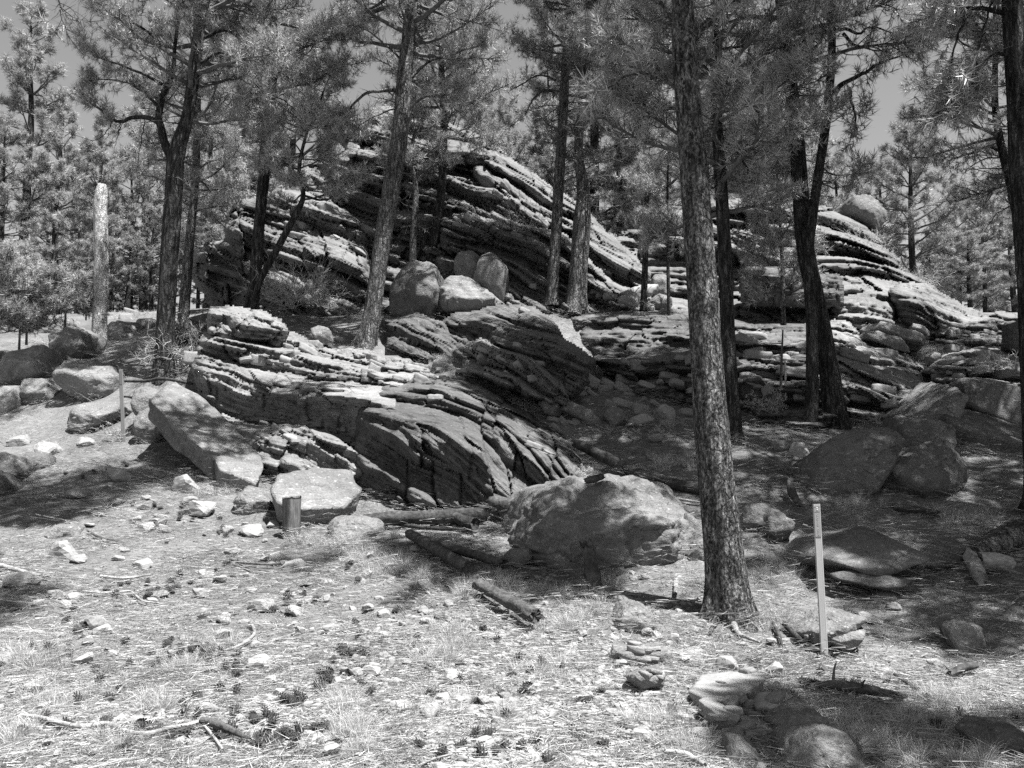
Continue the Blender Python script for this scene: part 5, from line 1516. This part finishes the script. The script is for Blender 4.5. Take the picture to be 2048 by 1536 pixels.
log('pale curved stick like a hook among the cones', [(440, 1312), (470, 1305), (492, 1294), (508, 1278), (505, 1262), (498, 1254)], [3, 5, 6, 6, 6, 5], DEAD_PALE, seed=38, name='stick', cat='stick', sides=8)
log('thick pale stick at the left edge of the clearing', [(-10, 1140), (30, 1150), (70, 1158), (95, 1162)], [9, 8, 6, 5], DEAD_PALE, seed=39, name='stick', cat='stick', sides=8)
log('wavy twig under the scattered cones left of centre', [(165, 1190), (200, 1194), (240, 1192), (262, 1192), (285, 1210), (318, 1214)], [3, 4, 4, 4, 4, 3], DEAD_PALE, seed=40, name='stick', cat='stick', sides=7, n=40)
log('straight twig above the wavy one', [(200, 1162), (250, 1165), (302, 1156)], [6, 5, 3], DEAD_PALE, seed=41, name='stick', cat='stick', sides=7)
log('forked dark stick near the middle of the clearing', [(460, 1126), (480, 1133), (520, 1136), (560, 1136)], [5, 5, 4, 3], DEAD, seed=42, name='stick', cat='stick', sides=7, stubs=2)
log('fine twig right of the forked dark stick', [(478, 1134), (505, 1146), (540, 1148), (570, 1140)], [2, 3, 2, 2], DEAD, seed=43, name='stick', cat='stick', sides=6)
log('bent twig behind the small white stones', [(175, 1068), (200, 1082), (240, 1090)], [4, 4, 3], DEAD, seed=44, name='stick', cat='stick', sides=6)
log('short dark twig standing up among the stones', [(300, 1048), (312, 1050), (310, 1062)], [4, 5, 4], DEAD, seed=45, name='stick', cat='stick', sides=6, lift=1.5)
log('diagonal twig below the square cut stone', [(280, 1485), (300, 1520), (330, 1540)], [3, 3, 3], DEAD_PALE, seed=46, name='stick', cat='stick', sides=6)
log('small forked twig in the bottom middle gravel', [(835, 1545), (870, 1530), (905, 1520)], [4, 4, 3], DEAD_PALE, seed=47, name='stick', cat='stick', sides=6)
log('split plank of wood in the near right corner gravel', [(1330, 1520), (1370, 1528), (1410, 1545)], [10, 12, 8], DEAD_PALE, seed=48, name='stick', cat='stick', sides=6)
# exposed roots at the near pine
for k, (lab, pts, w) in enumerate([('pale root snaking out towards the viewer from the near pine', [(1462, 1240), (1475, 1272), (1495, 1282), (1522, 1292)], [16, 9, 6, 4]), ('short root on the left side of the near pine', [(1440, 1235), (1425, 1262), (1418, 1275)], [14, 9, 3]), ('right root of the near pine curling over needles', [(1480, 1235), (1500, 1255), (1512, 1262)], [14, 8, 3])]):
    log(lab, pts, w, B_MID if k else DEAD_PALE, seed=50 + k, name='tree_root', cat='root', group=None, sides=9, lift=.3)

# ------------------------------------------------------------------ stub post, markers, trail sign


def boxmesh(x0, x1, y0, y1, z0, z1, bev=0.0):
    V = np.array([(x, y, z) for z in (z0, z1) for (x, y) in ((x0, y0), (x1, y0), (x1, y1), (x0, y1))], float)
    Fq = np.array([(0, 3, 2, 1), (4, 5, 6, 7), (0, 1, 5, 4), (1, 2, 6, 5), (2, 3, 7, 6), (3, 0, 4, 7)])
    return V, Fq


P0 = hit(581, 1076)
d = P0[1]
rs = np.random.RandomState(5)
h = 80 / F * d
r = wr(35, d)
n, sd_n = 26, 28
C = np.zeros((n, 3)); C[:, 2] = np.linspace(-.08, h, n); C[:, 0] = np.linspace(0, .008, n)
V, Fq = tubes(C[None], np.full((1, n), r), sd_n)
V = V.reshape(n, sd_n, 3)
rd = V - C[:, None]
V = C[:, None] + rd * (1 + 0.2 * fbm(V * np.array([1, 1, .1]), 26, 4, 2) - .05 * np.exp(-((C[:, 2] - .02) / .05) ** 2)[:, None])[..., None]
V[-1, :, 2] += 0.022 * noise(V[-1] * 40, 1, 3) + V[-1, :, 0] * .12
V = V.reshape(-1, 3); nv = len(V)
last = nv - sd_n + np.arange(sd_n)
me = make_mesh('stub_post', np.concatenate([V, [[0, 0, h + .004]]]), [Fq, np.stack([last, np.roll(last, -1), np.full(sd_n, nv)], 1)], mat_simple('grey_post_wood', 0.13, 0.55, 22, (2.2, 2.2, .22), .9, .015))
link('stub_post', me, None, 'short weathered round wooden post in front of the triangular boulder', 'post', loc=P0)

PW = mat_simple('white_marker_plastic', 0.4, 0.05, 30, (1, 1, .1), .5, 0)
PG = mat_simple('grey_marker_plastic', 0.22, 0.08, 30, (1, 1, .1), .55, 0)
DEC = mat_simple('marker_decal', 0.3, 0.05, 40, (1, 1, 1), .5, 0)
DECD = mat_simple('darker_marker_decal', 0.17, 0.1, 40, (1, 1, 1), .5, 0)
LET = mat_simple('decal_lettering', 0.45, 0.02, 40, (1, 1, 1), .5, 0)
INK = mat_simple('decal_ink', 0.05, 0.02, 40, (1, 1, 1), .5, 0)


def marker(label, bx, by, ty, tx, wpx, mat, decal, text):
    B = hit(bx, by); d = B[1]
    T = W(tx, ty, d)
    H = T[2] - B[2]; w = wpx / F * d
    root = link('marker_post', None, None, label, 'marker post', loc=B)
    root.rotation_euler = (0, math.atan2(T[0] - B[0], H), math.radians(3))
    # ribbed flexible strip: three flats with two shallow folds
    prof = [(-w / 2, 0.004), (-w * .38, -0.001), (-w * .3, 0.0), (w * .3, 0.0), (w * .38, -0.001), (w / 2, 0.004), (w / 2, 0.008), (0, 0.006), (-w / 2, 0.008)]
    V = [(x, y, z) for z in (-.1, H) for x, y in prof]
    m_ = len(prof)
    Fq = np.array([(i, (i + 1) % m_, m_ + (i + 1) % m_, m_ + i) for i in range(m_)])
    cap = np.array([list(range(m_, 2 * m_))])
    link('strip', make_mesh('strip', np.array(V), [Fq, cap], mat, False), root)

    def panel(name, z0, z1, ww, m2, y=-.003):
        v, f = boxmesh(-ww / 2, ww / 2, y, y + .0012, z0, z1)
        return link(name, make_mesh(name, v, f, m2, False), root)
    k = H / (by - ty)
    panel('decal', H - 66 * k if text else H - 56 * k * .55, H - 17.5 * k if text else H - 4 * k, w * (.80 if text else .7), decal)
    if text:
        panel('symbol_decal', H - 15.5 * k, H - 5.5 * k, w * .80, decal)
        zz = H - 20 * k
        for i, c in enumerate('CLOSED AREA'):
            if c != ' ':
                cu = bpy.data.curves.new('letter', 'FONT')
                cu.body = c; cu.size = 0.021; cu.align_x = 'CENTER'; cu.extrude = 0.0004; cu.resolution_u = 3
                tmp = bpy.data.objects.new('letter', cu)
                me = bpy.data.meshes.new_from_object(tmp)
                bpy.data.objects.remove(tmp)
                me.materials.clear(); me.materials.append(LET)
                o = link('letter', me, root)
                o.location = (0, -.0042, zz - .0145); o.rotation_euler = (math.pi / 2, 0, 0)
            zz -= 4.0 * k
        # small dark arc above two pale pictogram blobs
        a = Acc()
        t = np.linspace(math.pi * .15, math.pi * .85, 9)
        a.add(*tubes(np.stack([w * .42 * np.cos(t), 0 * t - .0038, H - 6.5 * k + .008 * np.sin(t) ** 1], 1)[None], np.full((1, 9), .0008), 5))
        link('arc_mark', a.mesh('arc_mark', INK), root)
        for zc in (8.5, 12.0):
            v, f = ICO[1]
            link('pictogram', make_mesh('pictogram', v * np.array([.008, .0012, .009]) + np.array([0, -.0035, H - zc * k]), f, LET), root)
    return root


marker('tall white flexible marker strip reading closed area in the right clearing', 1650, 1318, 1008, 1633, 15, PW, DEC, True)
marker('thinner grey marker strip standing by the flat rounded boulder', 247, 884, 738, 241, 7.5, PG, DECD, False)
B = W(172, 634, 24.5)
root = link('trail_sign', None, None, 'tiny dark board sign on a stick beside the snag', 'sign', loc=B)
v, f = boxmesh(-.02, .02, -.02, .02, -.1, .2); link('pole', make_mesh('pole', v, f, DEAD_DARK, False), root)
v, f = boxmesh(-.03, .19, -.035, -.0205, .12, .24); link('board', make_mesh('board', v, f, DEAD_DARK, False), root)

# ------------------------------------------------------------------ dead brush and shrubs


def bush(label, px, py, d, w, h, n, seed, mat, cat='shrub', spread=1.0, th=0.006, leaves=None, name='dead_shrub', flat=False):
    rs = np.random.RandomState(seed)
    B = W(px, py, d)
    root = link(name, None, None, label, cat, 'shrubs and brush', loc=B)
    p0 = rs.uniform(-.3, .3, (n, 3)) * np.array([w, w * .7, 0])
    if flat:
        p0[:, 2] = rs.uniform(0, h, n)
    d0 = unit(np.concatenate([rs.uniform(-1, 1, (n, 2)) * spread, rs.uniform(.1, 1, (n, 1)) * (0.15 if flat else 1)], 1))
    L = rs.uniform(.5, 1.0, n) * math.hypot(w * .5, h)
    P = wander(p0, d0, L, 10, rs, .26, 0.0)
    a = Acc(); a.add(*tubes(P, np.full((n, 1), th) * np.linspace(1, .3, 10)[None] * rs.uniform(.6, 1.4, (n, 1)), 4))
    ends = [P[:, -1]]
    for q in (3, 4, 5, 6, 7, 8):
        for rep in range(2):
            s2 = wander(P[:, q], unit(unit(P[:, q] - P[:, q - 1]) + .9 * rs.randn(n, 3)), L * rs.uniform(.15, .4, n), 5, rs, .3)
            a.add(*tubes(s2, np.full((n, 1), th * .45) * np.linspace(1, .4, 5)[None], 3)); ends.append(s2[:, -1])
    link('twigs', a.mesh('twigs', mat, False), root, kind='stuff')
    if leaves:
        E = np.concatenate(ends)
        E = E[rs.rand(len(E)) < leaves[0]]
        scatter('leaves', leaves[1], E, rs.randn(len(E), 3) + np.array([0, 0, leaves[2]]), rs.uniform(.4, .8, len(E)) * leaves[3], rs, root)
    return root


bush('bleached dead shrub tangled before the dark overhang', 610, 610, 19.8, 2.2, 1.2, 44, 1, TWIG_PALE, th=.009, leaves=(.10, TUFT, -2.5, .5))
bush('second bleached shrub under the overhang nearer the crooked trunk', 560, 590, 20.4, 1.3, .8, 20, 2, TWIG_PALE, th=.008)
bush('tangled brush pile of dead branches right of the forked pine', 385, 730, 16.9, 1.4, 1.0, 50, 3, TWIG_PALE, th=.009)
bush('low dead branches spread between snag and forked pine', 280, 715, 19.0, 1.6, .5, 40, 4, TWIG_PALE, spread=1.4)
bush('dark brush heap between forked pine and bluff', 392, 690, 18.2, 1.0, 1.0, 40, 5, DEAD, th=.01)
bush('thorny grey brush on the slope left of the snag', 120, 690, 21.5, 1.0, .5, 26, 6, TWIG_PALE)
bush('pale leafy shrub growing on the cliff face', 1035, 460, 22.8, 1.2, 1.0, 26, 7, TWIG_PALE, leaves=(.5, TUFT_FAR, 1, .45), name='leafy_shrub')
bush('tiny green shrub on the summit ledge', 722, 240, 27, .9, .9, 14, 8, TWIG, leaves=(.5, TUFT_FAR, 1, .5), name='leafy_shrub')
bush('seedling pine clump on the upper cliff ledge', 740, 330, 25.8, .9, 1.1, 14, 9, TWIG, leaves=(.8, TUFT_FAR, 2, .9), name='leafy_shrub')
bush('bare twiggy bush on the right slope above the grass saddle', 1735, 500, 27, 1.6, .9, 34, 10, TWIG_PALE)
bush('leafless bush along the right cliff skyline', 1830, 570, 26, 1.6, .7, 30, 11, TWIG_PALE)
bush('small leafy plant on the rim of the great boulder', 1162, 950, 9.6, .2, .2, 8, 12, GRASS, th=.002, leaves=(.5, GRS, 1, .25), name='leafy_plant')
bush('pale low weeds at the foot of the ledge wall', 1535, 820, 14.2, .5, .35, 24, 13, TWIG_PALE, th=.004, leaves=(.4, GRS, 1, .4), name='leafy_plant')
bush('curled dead twigs on the ledge right of the crossing pair', 1770, 860, 13.6, .5, .3, 8, 14, TWIG_PALE, th=.007)
bush('bare sapling twigs at the bend of the stacked ledges', 1990, 740, 15.6, .6, .5, 14, 15, TWIG_PALE, th=.007)
bush('low leafy weed beside the thin grey marker', 232, 872, 14.3, .35, .2, 14, 16, TWIG, th=.003, leaves=(.5, GRS, 1, .3), name='leafy_plant')
bush('broken twigs under the slim bare trunk', 1270, 615, 20.4, .9, .3, 16, 17, TWIG_PALE)
bush('dry dark weed in the bottom right corner shade', 1720, 1545, 4.5, .3, .22, 18, 18, DEAD, th=.002, leaves=(.4, GRS, 1, .5), name='leafy_plant')

# ------------------------------------------------------------------ ground cover: needles, grass, gravel (nobody could count these)


def normals(x, y):
    e = .15
    z0 = gz(x, y); zx = gz(x + e, y); zy = gz(x, y + e)
    return unit(np.stack([-(zx - z0) / e, -(zy - z0) / e, np.ones(len(x))], 1))


rs = np.random.RandomState(77)
N = 6800
yy = 3.4 + 19 * rs.rand(N) ** 1.5
xx = (rs.rand(N) * 2 - 1) * (yy * .66 + 1.2)
kp = (fbm(np.stack([xx, yy, 0 * xx], 1), .7, 3, 3) > -.05) | (rs.rand(N) < .7)
xx, yy = xx[kp], yy[kp]; N = len(xx)
nz = normals(xx, yy)
scatter('needle_litter', LIT, np.stack([xx, yy, gz(xx, yy)], 1), nz, np.stack([1 + 0.2 * rs.rand(N), 1 + .2 * rs.rand(N), .55 + .7 * rs.rand(N)], 1), rs, label='pine needle litter covering the clearing', spin=rs.uniform(0, 6.28, N))
# grass
pts = []
for (x, y, n, sx, sy) in [(60, 1330, 22, 60, 25), (130, 1400, 16, 60, 20), (20, 1470, 18, 50, 30), (230, 1490, 16, 60, 25), (310, 1410, 12, 40, 12), (350, 1345, 12, 30, 12), (700, 1470, 26, 50, 35), (690, 1400, 14, 30, 20),
                          (900, 1280, 22, 40, 30), (880, 1320, 12, 40, 15), (930, 1185, 12, 35, 12), (1000, 1165, 16, 50, 12), (760, 1120, 26, 60, 14), (820, 1150, 18, 60, 14), (700, 1085, 16, 40, 10), (610, 1085, 12, 35, 10), (1130, 1255, 20, 40, 16),
                          (1100, 1350, 12, 30, 15), (1200, 1180, 16, 50, 10), (1180, 1225, 16, 45, 14), (1900, 1400, 40, 60, 30), (1960, 1440, 22, 50, 25), (1840, 1440, 20, 50, 20), (1700, 1450, 24, 70, 25), (1620, 1470, 14, 30, 20), (1800, 1500, 24, 80, 25),
                          (1080, 1190, 14, 50, 10), (1010, 1440, 10, 40, 15), (1300, 1440, 12, 60, 20), (1380, 1500, 12, 40, 20), (1170, 950, 10, 20, 10), (900, 720, 40, 80, 14), (1060, 810, 14, 50, 14), (1870, 700, 70, 70, 16), (1800, 790, 16, 40, 10), (1280, 860, 14, 60, 20),
                          (1330, 930, 18, 60, 16), (1700, 1010, 12, 60, 14), (1950, 1040, 18, 70, 20), (1600, 1150, 18, 80, 20), (1550, 1250, 14, 60, 15), (1400, 1170, 10, 40, 10), (430, 1300, 10, 60, 30), (260, 630, 60, 60, 8), (20, 740, 16, 40, 14), (450, 985, 10, 50, 8), (900, 1420, 10, 80, 30), (1950, 1520, 14, 80, 20), (1560, 1400, 10, 40, 20)]:
    for _ in range(int(n * 1.5)):
        h_ = hit(x + rs.randn() * sx * .6, min(y + rs.randn() * sy * .6, 1600))
        pts.append(h_)
pts = np.array(pts)
n = len(pts)
scatter('dry_grass', GRS, pts, unit(rs.randn(n, 3) * .12 + np.array([0, 0, 1])), rs.uniform(.3, .85, n) * np.where(pts[:, 1] < 6, .8, 1.0), rs, label='pale dry bunch grass on the clearing', spin=rs.uniform(0, 6.28, n))


def stone_mesh(seed, sub=2, flat=.6, mat=R_STONE):
    rs2 = random.Random(seed)
    pl = []
    for k in range(9):
        v = np.array([rs2.uniform(-1, 1), rs2.uniform(-1, 1), rs2.uniform(-1, 1)])
        v /= np.linalg.norm(v)
        pl.append((v, rs2.uniform(.55, 1.0) * math.sqrt(v[0] ** 2 + (v[1] * .8) ** 2 + (v[2] * flat) ** 2)))
    for ax_ in np.eye(3):
        for sg in (1, -1):
            pl.append((ax_ * sg, (1, .8, flat)[int(np.argmax(ax_))]))
    P, Fc, s_ = stone_shape(pl, (1, .8, flat), sub, 70, seed, .05)
    return make_mesh('stone', P, Fc, mat, False)


def gravel_src(seed):
    return bpy.data.objects.new('gravel_bit', stone_mesh(seed, 1, .5))


for k in range(2):
    N = 7500
    g = gravel_src(300 + k)
    g.name = 'gravel_bit_kind' + 'ab'[k]
    px = np.where(rs.rand(N) < .5, 980 + rs.randn(N) * 190, rs.uniform(-50, 2100, N)); py = 1010 + 560 * rs.rand(N) ** .65
    py = np.where(rs.rand(N) < .3, 1440 + rs.randn(N) * 60, py)
    dd = np.interp(py, [1010, 1080, 1150, 1200, 1318, 1536, 1700], [11, 9.8, 8.4, 7.6, 6.5, 4.4, 3.5])
    P = W(px, np.minimum(py, 1640), dd)
    P[:, 2] = gz(P[:, 0], P[:, 1]) + .002
    sc_ = .007 + (.016, .042)[k] * rs.rand(N) ** 3
    scatter('gravel', g, P, unit(rs.randn(N, 3) * .2 + np.array([0, 0, 1])), sc_, rs, label='fine pale gravel and stone chips between the needles' if k == 0 else 'coarser pale chips mixed through the gravel', spin=rs.uniform(0, 6.28, N))

# ------------------------------------------------------------------ loose stones and pine cones (things)
SM = [stone_mesh(400 + k, 3, [.35, .5, .65, .4, .3, .7, .45, .55][k]) for k in range(8)]
for k, m_ in enumerate(SM):
    m_.name = 'loose_stone'
SMG = [m_.copy() for m_ in SM[:4]]
for m_ in SMG:
    m_.materials.clear(); m_.materials.append(R_STONEG)
stones = [  # px, py, width px, label
    (1, 1325, 60, 'white block at the left edge under the grass tuft'), (520, 1333, 48, 'square cut stone with grey front face in the clearing'), (665, 1262, 36, 'flat pale diamond shaped stone'), (540, 1362, 30, 'wedge shaped grey stone below the square cut one'),
    (660, 1505, 46, 'pale smooth stone half in grass at the bottom'), (525, 1215, 50, 'angular tilted stone right of the cone clusters'), (590, 1225, 40, 'cracked white stone right of the angular tilted one'), (448, 1240, 38, 'knobbly round white stone'),
    (440, 1270, 40, 'flat white speckled stone under the knobbly round one'), (285, 1133, 38, 'pale wedge stone with shaded front left of centre'), (195, 1250, 44, 'grey flat stone resting among cones'), (205, 1262, 36, 'grey slab touching the cone cluster'),
    (167, 1325, 50, 'smooth oval flat stone at left'), (125, 1108, 60, 'long flat stone with shaded end at left'), (155, 1120, 34, 'thin pale stone right of the long flat one'), (45, 1165, 66, 'thin pale blade shaped stone below the thick pale stick'),
    (310, 1045, 30, 'upright grey stone in the upper stone row'), (290, 1058, 38, 'flat pale stone in the upper stone row'), (330, 1060, 26, 'pointed white stone in the upper stone row'), (405, 1022, 70, 'thin dark edged plate near the cracked boulder'), (375, 1003, 40, 'white block above the thin dark edged plate'),
    (370, 975, 60, 'low pale mound stone above the white block'), (500, 1066, 56, 'tilted pale plate left of the stub post'), (455, 1060, 26, 'small white stone left of the tilted plate'), (545, 1050, 30, 'small block just left of the stub post'), (590, 1135, 44, 'flat grey plate half buried right of centre'),
    (402, 1190, 34, 'round white stone in the middle left'), (322, 1190, 30, 'pale rough stone beside the cone row'), (440, 1160, 34, 'pyramid shaped pale stone in the middle'), (405, 1150, 26, 'small pale cap stone'), (115, 1192, 32, 'white stone with shadow at left middle'), (150, 1200, 40, 'grey flat stone right of the white one'),
    (735, 1215, 30, 'rough white stone by the right grass'), (770, 1230, 26, 'pointed pale stone by the right grass'), (850, 1175, 34, 'pale tabular stone above the solitary log'), (885, 1232, 30, 'white chip stone above the big grass clump'), (838, 1270, 28, 'pale triangular stone near the big grass clump'), (790, 1370, 30, 'grey faceted stone in the gravel'),
    (815, 1325, 22, 'rounded white pebble stone'), (900, 1360, 50, 'broad flat tan stone in the gravel'), (1055, 1382, 34, 'smooth tan stone in the gravel'), (990, 1408, 28, 'round grey stone beside a cone'), (968, 1405, 28, 'grey stone left of the round one'), (885, 1398, 34, 'split pale stone in the gravel'),
    (1170, 1400, 44, 'white broken stone right of the gravel'), (1220, 1392, 20, 'white tooth shaped stone'), (1180, 1462, 32, 'smooth oval grey stone at lower right of the gravel'), (860, 1428, 50, 'flat pale paving-like stone'), (800, 1418, 40, 'flat buried tan stone'), (1285, 1475, 40, 'white wedge stone in the lower right gravel'),
    (1010, 1395, 24, 'small white cube-like stone'), (745, 1345, 40, 'grey buried plate near the right cones'), (690, 1345, 30, 'brownish plate under the grass'), (920, 1108, 30, 'white stone behind the forked fallen branch'), (1545, 1408, 30, 'white rubble stone beside the dark broken end'), (1430, 1450, 44, 'pale chip under the thin tilted slab'),
    (880, 1540, 30, 'pale stone at the bottom frame edge'), (130, 1212, 24, 'tiny pale stone left'), (420, 1420, 30, 'white curved chip in the lower left'), (560, 1385, 24, 'grey wedge chip under the grey wedge stone'), (1950, 600, 6, 'far pale stone'),
    (200, 1012, 34, 'pale stone in the shade edge at left'), (150, 990, 44, 'rough flat stone left of centre in dapples'), (95, 905, 60, 'pale flat stone in dapples near the left shade'), (170, 885, 40, 'flat stone below the flat rounded boulder'), (40, 885, 44, 'flat stone deep in dapples at left'), (240, 955, 50, 'broad pale plate left of the leaning slab foot'),
    (1280, 845, 50, 'flat stone in the shaded gully centre'), (1310, 880, 40, 'pale stone in the gully behind the near pine'), (1600, 905, 50, 'bright dappled stone by the crossing pair'), (1560, 895, 40, 'flat stone left of the bright dappled one'), (1330, 830, 56, 'dark lens stone in the upper gully'),
    (1740, 1240, 40, 'pale stone right of the marker rock'), (1790, 1215, 30, 'small stone under the table boulder shade'), (1870, 1330, 30, 'buried stone right of the smooth isolated boulder'), (1310, 1310, 24, 'small rubble on the layered slab'), (1370, 1320, 34, 'rubble stone right of the layered slab'), (1350, 1280, 30, 'pale rubble behind the layered slab'),
    (1400, 1470, 40, 'stone between the foreground slabs'), (1520, 1540, 30, 'pale stone between the large foreground boulders'), (1290, 1265, 30, 'rubble stone under the humped boulder'), (1860, 1190, 30, 'pale stone near the split stump'),
]
rs3 = random.Random(9)
LM = [(60, 1330, 'the big grass clump at the left edge'), (60, 1160, 'the thick pale stick'), (130, 1110, 'the long flat stone'), (240, 1200, 'the wavy twig'), (330, 1055, 'the upper stone row'), (510, 1134, 'the forked dark stick'),
      (580, 1050, 'the stub post'), (430, 1175, 'the round white middle stone'), (540, 1220, 'the angular tilted stone'), (665, 1262, 'the flat diamond shaped stone'), (200, 1255, 'the grey flat stones'), (167, 1325, 'the smooth oval stone'),
      (495, 1285, 'the hook shaped stick'), (520, 1333, 'the square cut stone'), (350, 1340, 'the dense cone heap'), (200, 1465, 'the long wavy stick'), (300, 1480, 'the bend of the wavy stick'), (440, 1465, 'the splintered wedge of wood'), (560, 1440, 'the arched twig'),
      (660, 1505, 'the pale smooth stone at the bottom'), (700, 1400, 'the tall grass above the bottom stone'), (720, 1310, 'the grass edged cone patch'), (750, 1220, 'the rough white stone'), (790, 1370, 'the grey faceted stone'), (900, 1290, 'the big middle grass clump'),
      (1010, 1230, 'the solitary log piece'), (900, 1140, 'the forked fallen branch'), (980, 1405, 'the round grey gravel stone'), (900, 1430, 'the flat paving-like stone'), (1060, 1510, 'the bottom middle gravel'), (850, 1520, 'the bottom gravel twig'), (1100, 1340, 'the grass in front of the slab'),
      (1180, 1400, 'the white broken stone'), (1180, 1465, 'the smooth oval gravel stone'), (1285, 1475, 'the white wedge stone'), (1300, 1310, 'the layered rim slab'), (1440, 1380, 'the bright flat topped stone'), (1500, 1320, 'the white pitted stone'), (1640, 1370, 'the twisted shaded log'), (1930, 1455, 'the near right corner boulder'),
      (1830, 1420, 'the dark knotty branch'), (247, 884, 'the thin grey marker'), (240, 955, 'the broad pale plate'), (480, 950, 'the leaning slab foot'), (100, 990, 'the shaded left boulders'), (770, 960, 'the foot of the dark rock face'), (380, 1000, 'the white block'), (1100, 1240, 'the grass by the humped boulder')]


def near(px, py):
    return min(LM, key=lambda q: (q[0] - px) ** 2 + 4 * (q[1] - py) ** 2)[2]


for i, (x, y, w_, lab) in enumerate(stones):
    if w_ < 10:
        continue
    h_ = hit(x, min(y + 4, 1600))
    o = link('loose_stone', SM[i % 8] if i % 5 else SMG[i % 4], None, lab, 'stone', 'loose stones in the clearing')
    sz = w_ / 2 / F * h_[1]
    o.location = h_ + np.array([0, 0, sz * .2 + .016]); o.scale = (sz, sz, sz)
    o.rotation_euler = (rs3.uniform(-.25, .25), rs3.uniform(-.25, .25), rs3.uniform(-.6, .6))
small_lab = 'small pale stone lying loose among the needles of the clearing'
k = 0
for i in range(330):
    if k >= 225:
        break
    py = 985 + 560 * rs3.random() ** .8
    px = rs3.uniform(0, 1250) if rs3.random() < .75 else rs3.gauss(1000, 200)
    if py < 1080 and px > 560:
        continue
    if py < 1040 and px < 120:
        continue
    w_ = 10 + 20 * rs3.random() ** 1.8
    h_ = hit(px, py)
    sz = w_ / 2 / F * h_[1]
    o = link('loose_stone', SM[i % 8] if i % 6 else SMG[i % 4], None, 'small pale loose stone among needles near ' + near(px, py), 'stone', 'small stones near ' + near(px, py))
    o.location = h_ + np.array([0, 0, sz * .2 + .016]); o.scale = (sz * rs3.uniform(.8, 1.3), sz * rs3.uniform(.7, 1.1), sz * rs3.uniform(.5, 1.1))
    o.rotation_euler = (rs3.uniform(-.3, .3), rs3.uniform(-.3, .3), rs3.uniform(0, 6.28))
    k += 1


def cone_mesh(seed, closed=0.0):
    rs2 = np.random.RandomState(seed)
    V, Fc = ICO[1]
    core = V * np.array([.7, .7, .98]); Vs = [core]; Fs = [Fc]; c = len(core)
    n_ = 46
    for i in range(n_):
        t = (i + .5) / n_
        z = -0.95 + 1.9 * t
        rr = 0.95 * math.sqrt(max(0, 1 - z * z)) + .1
        a = i * 2.39996
        up = np.array([0, 0, 1.0]); out = np.array([math.cos(a), math.sin(a), 0]); side = np.array([-math.sin(a), math.cos(a), 0])
        dr = unit(out + up * (0.25 + 1.0 * max(0, z)) - up * .3 * max(0, -z))
        L = .27 + .08 * rs2.rand(); w = .17
        b = out * rr * .6 + up * z
        tip = b + dr * L
        q = np.array([b - side * w * .6, b + side * w * .6, tip + side * w * .75 + up * .05, tip + out * .05 + up * .16, tip - side * w * .75 + up * .05])
        Vs.append(q); Fs.append(np.array([(c, c + 1, c + 2), (c, c + 2, c + 4), (c + 4, c + 2, c + 3)])); c += 5
    return make_mesh('pine_cone', np.concatenate(Vs), np.concatenate(Fs), CONE, False)


CM = [cone_mesh(1), cone_mesh(2), cone_mesh(3)]
clusters = [(rs3.uniform(60, 1250), rs3.uniform(1070, 1530), 2, 40, 20) for _ in range(52)] + [(110, 1310, 8, 14, 8), (345, 1330, 16, 25, 10), (400, 1310, 22, 28, 12), (440, 1340, 10, 25, 16), (155, 1260, 10, 25, 12), (240, 1185, 9, 25, 8), (290, 1190, 8, 30, 8), (380, 1185, 10, 25, 12), (430, 1150, 7, 25, 10), (360, 1045, 16, 60, 12), (300, 1025, 10, 50, 10),
            (455, 1068, 6, 40, 6), (530, 1130, 4, 25, 6), (560, 1210, 6, 30, 14), (620, 1200, 8, 30, 12), (740, 1245, 6, 30, 14), (700, 1310, 9, 24, 16), (720, 1350, 8, 20, 12), (650, 1330, 14, 28, 22), (650, 1380, 10, 25, 16), (580, 1410, 5, 14, 10), (400, 1395, 4, 30, 12), (470, 1455, 16, 45, 18),
            (530, 1470, 18, 45, 18), (600, 1480, 10, 30, 20), (280, 1465, 8, 25, 14), (320, 1490, 8, 30, 14), (250, 1500, 5, 20, 12), (95, 1455, 10, 30, 16), (340, 1440, 5, 16, 10), (900, 1385, 3, 30, 20), (1000, 1365, 3, 40, 12), (970, 1415, 2, 8, 8), (1100, 1335, 5, 14, 10), (860, 1320, 4, 18, 10), (960, 1290, 3, 60, 20),
            (1050, 1515, 12, 45, 14), (950, 1490, 3, 50, 12), (1160, 1480, 3, 16, 8), (810, 1500, 3, 30, 12), (865, 1520, 2, 10, 8), (170, 1365, 4, 30, 14), (230, 1370, 2, 20, 10), (1640, 1370, 22, 40, 12), (1720, 1380, 12, 30, 8), (1930, 1460, 12, 60, 14), (1850, 1420, 6, 40, 12), (1500, 1330, 5, 20, 8), (1365, 1440, 2, 12, 8), (770, 965, 4, 20, 6), (260, 930, 8, 60, 10), (180, 950, 6, 40, 10), (310, 880, 2, 10, 4), (560, 1490, 10, 30, 14), (1110, 1400, 3, 60, 10)]
cone_lab = 'dark open pine cone lying in the sunny clearing'
for (x, y, n_, sx, sy) in clusters:
    for _ in range(max(1, int(round(n_ * .52)))):
        px = x + rs3.gauss(0, sx * 1.15); py = y + rs3.gauss(0, sy * 1.15)
        if py > 1560:
            py = 1500
        h_ = hit(px, py)
        sz = rs3.uniform(.026, .036)
        shade = px > 1560
        o = link('pine_cone', CM[rs3.randrange(3)], None, 'dark open pine cone lying near ' + near(px, py), 'pine cone', 'pine cones near ' + near(px, py))
        o.location = h_ + np.array([0, 0, sz * .9]); o.scale = (sz, sz, sz * 1.25)
        o.rotation_euler = (rs3.uniform(.6, 1.9), rs3.uniform(-.4, .4), rs3.uniform(0, 6.28))
#PART4
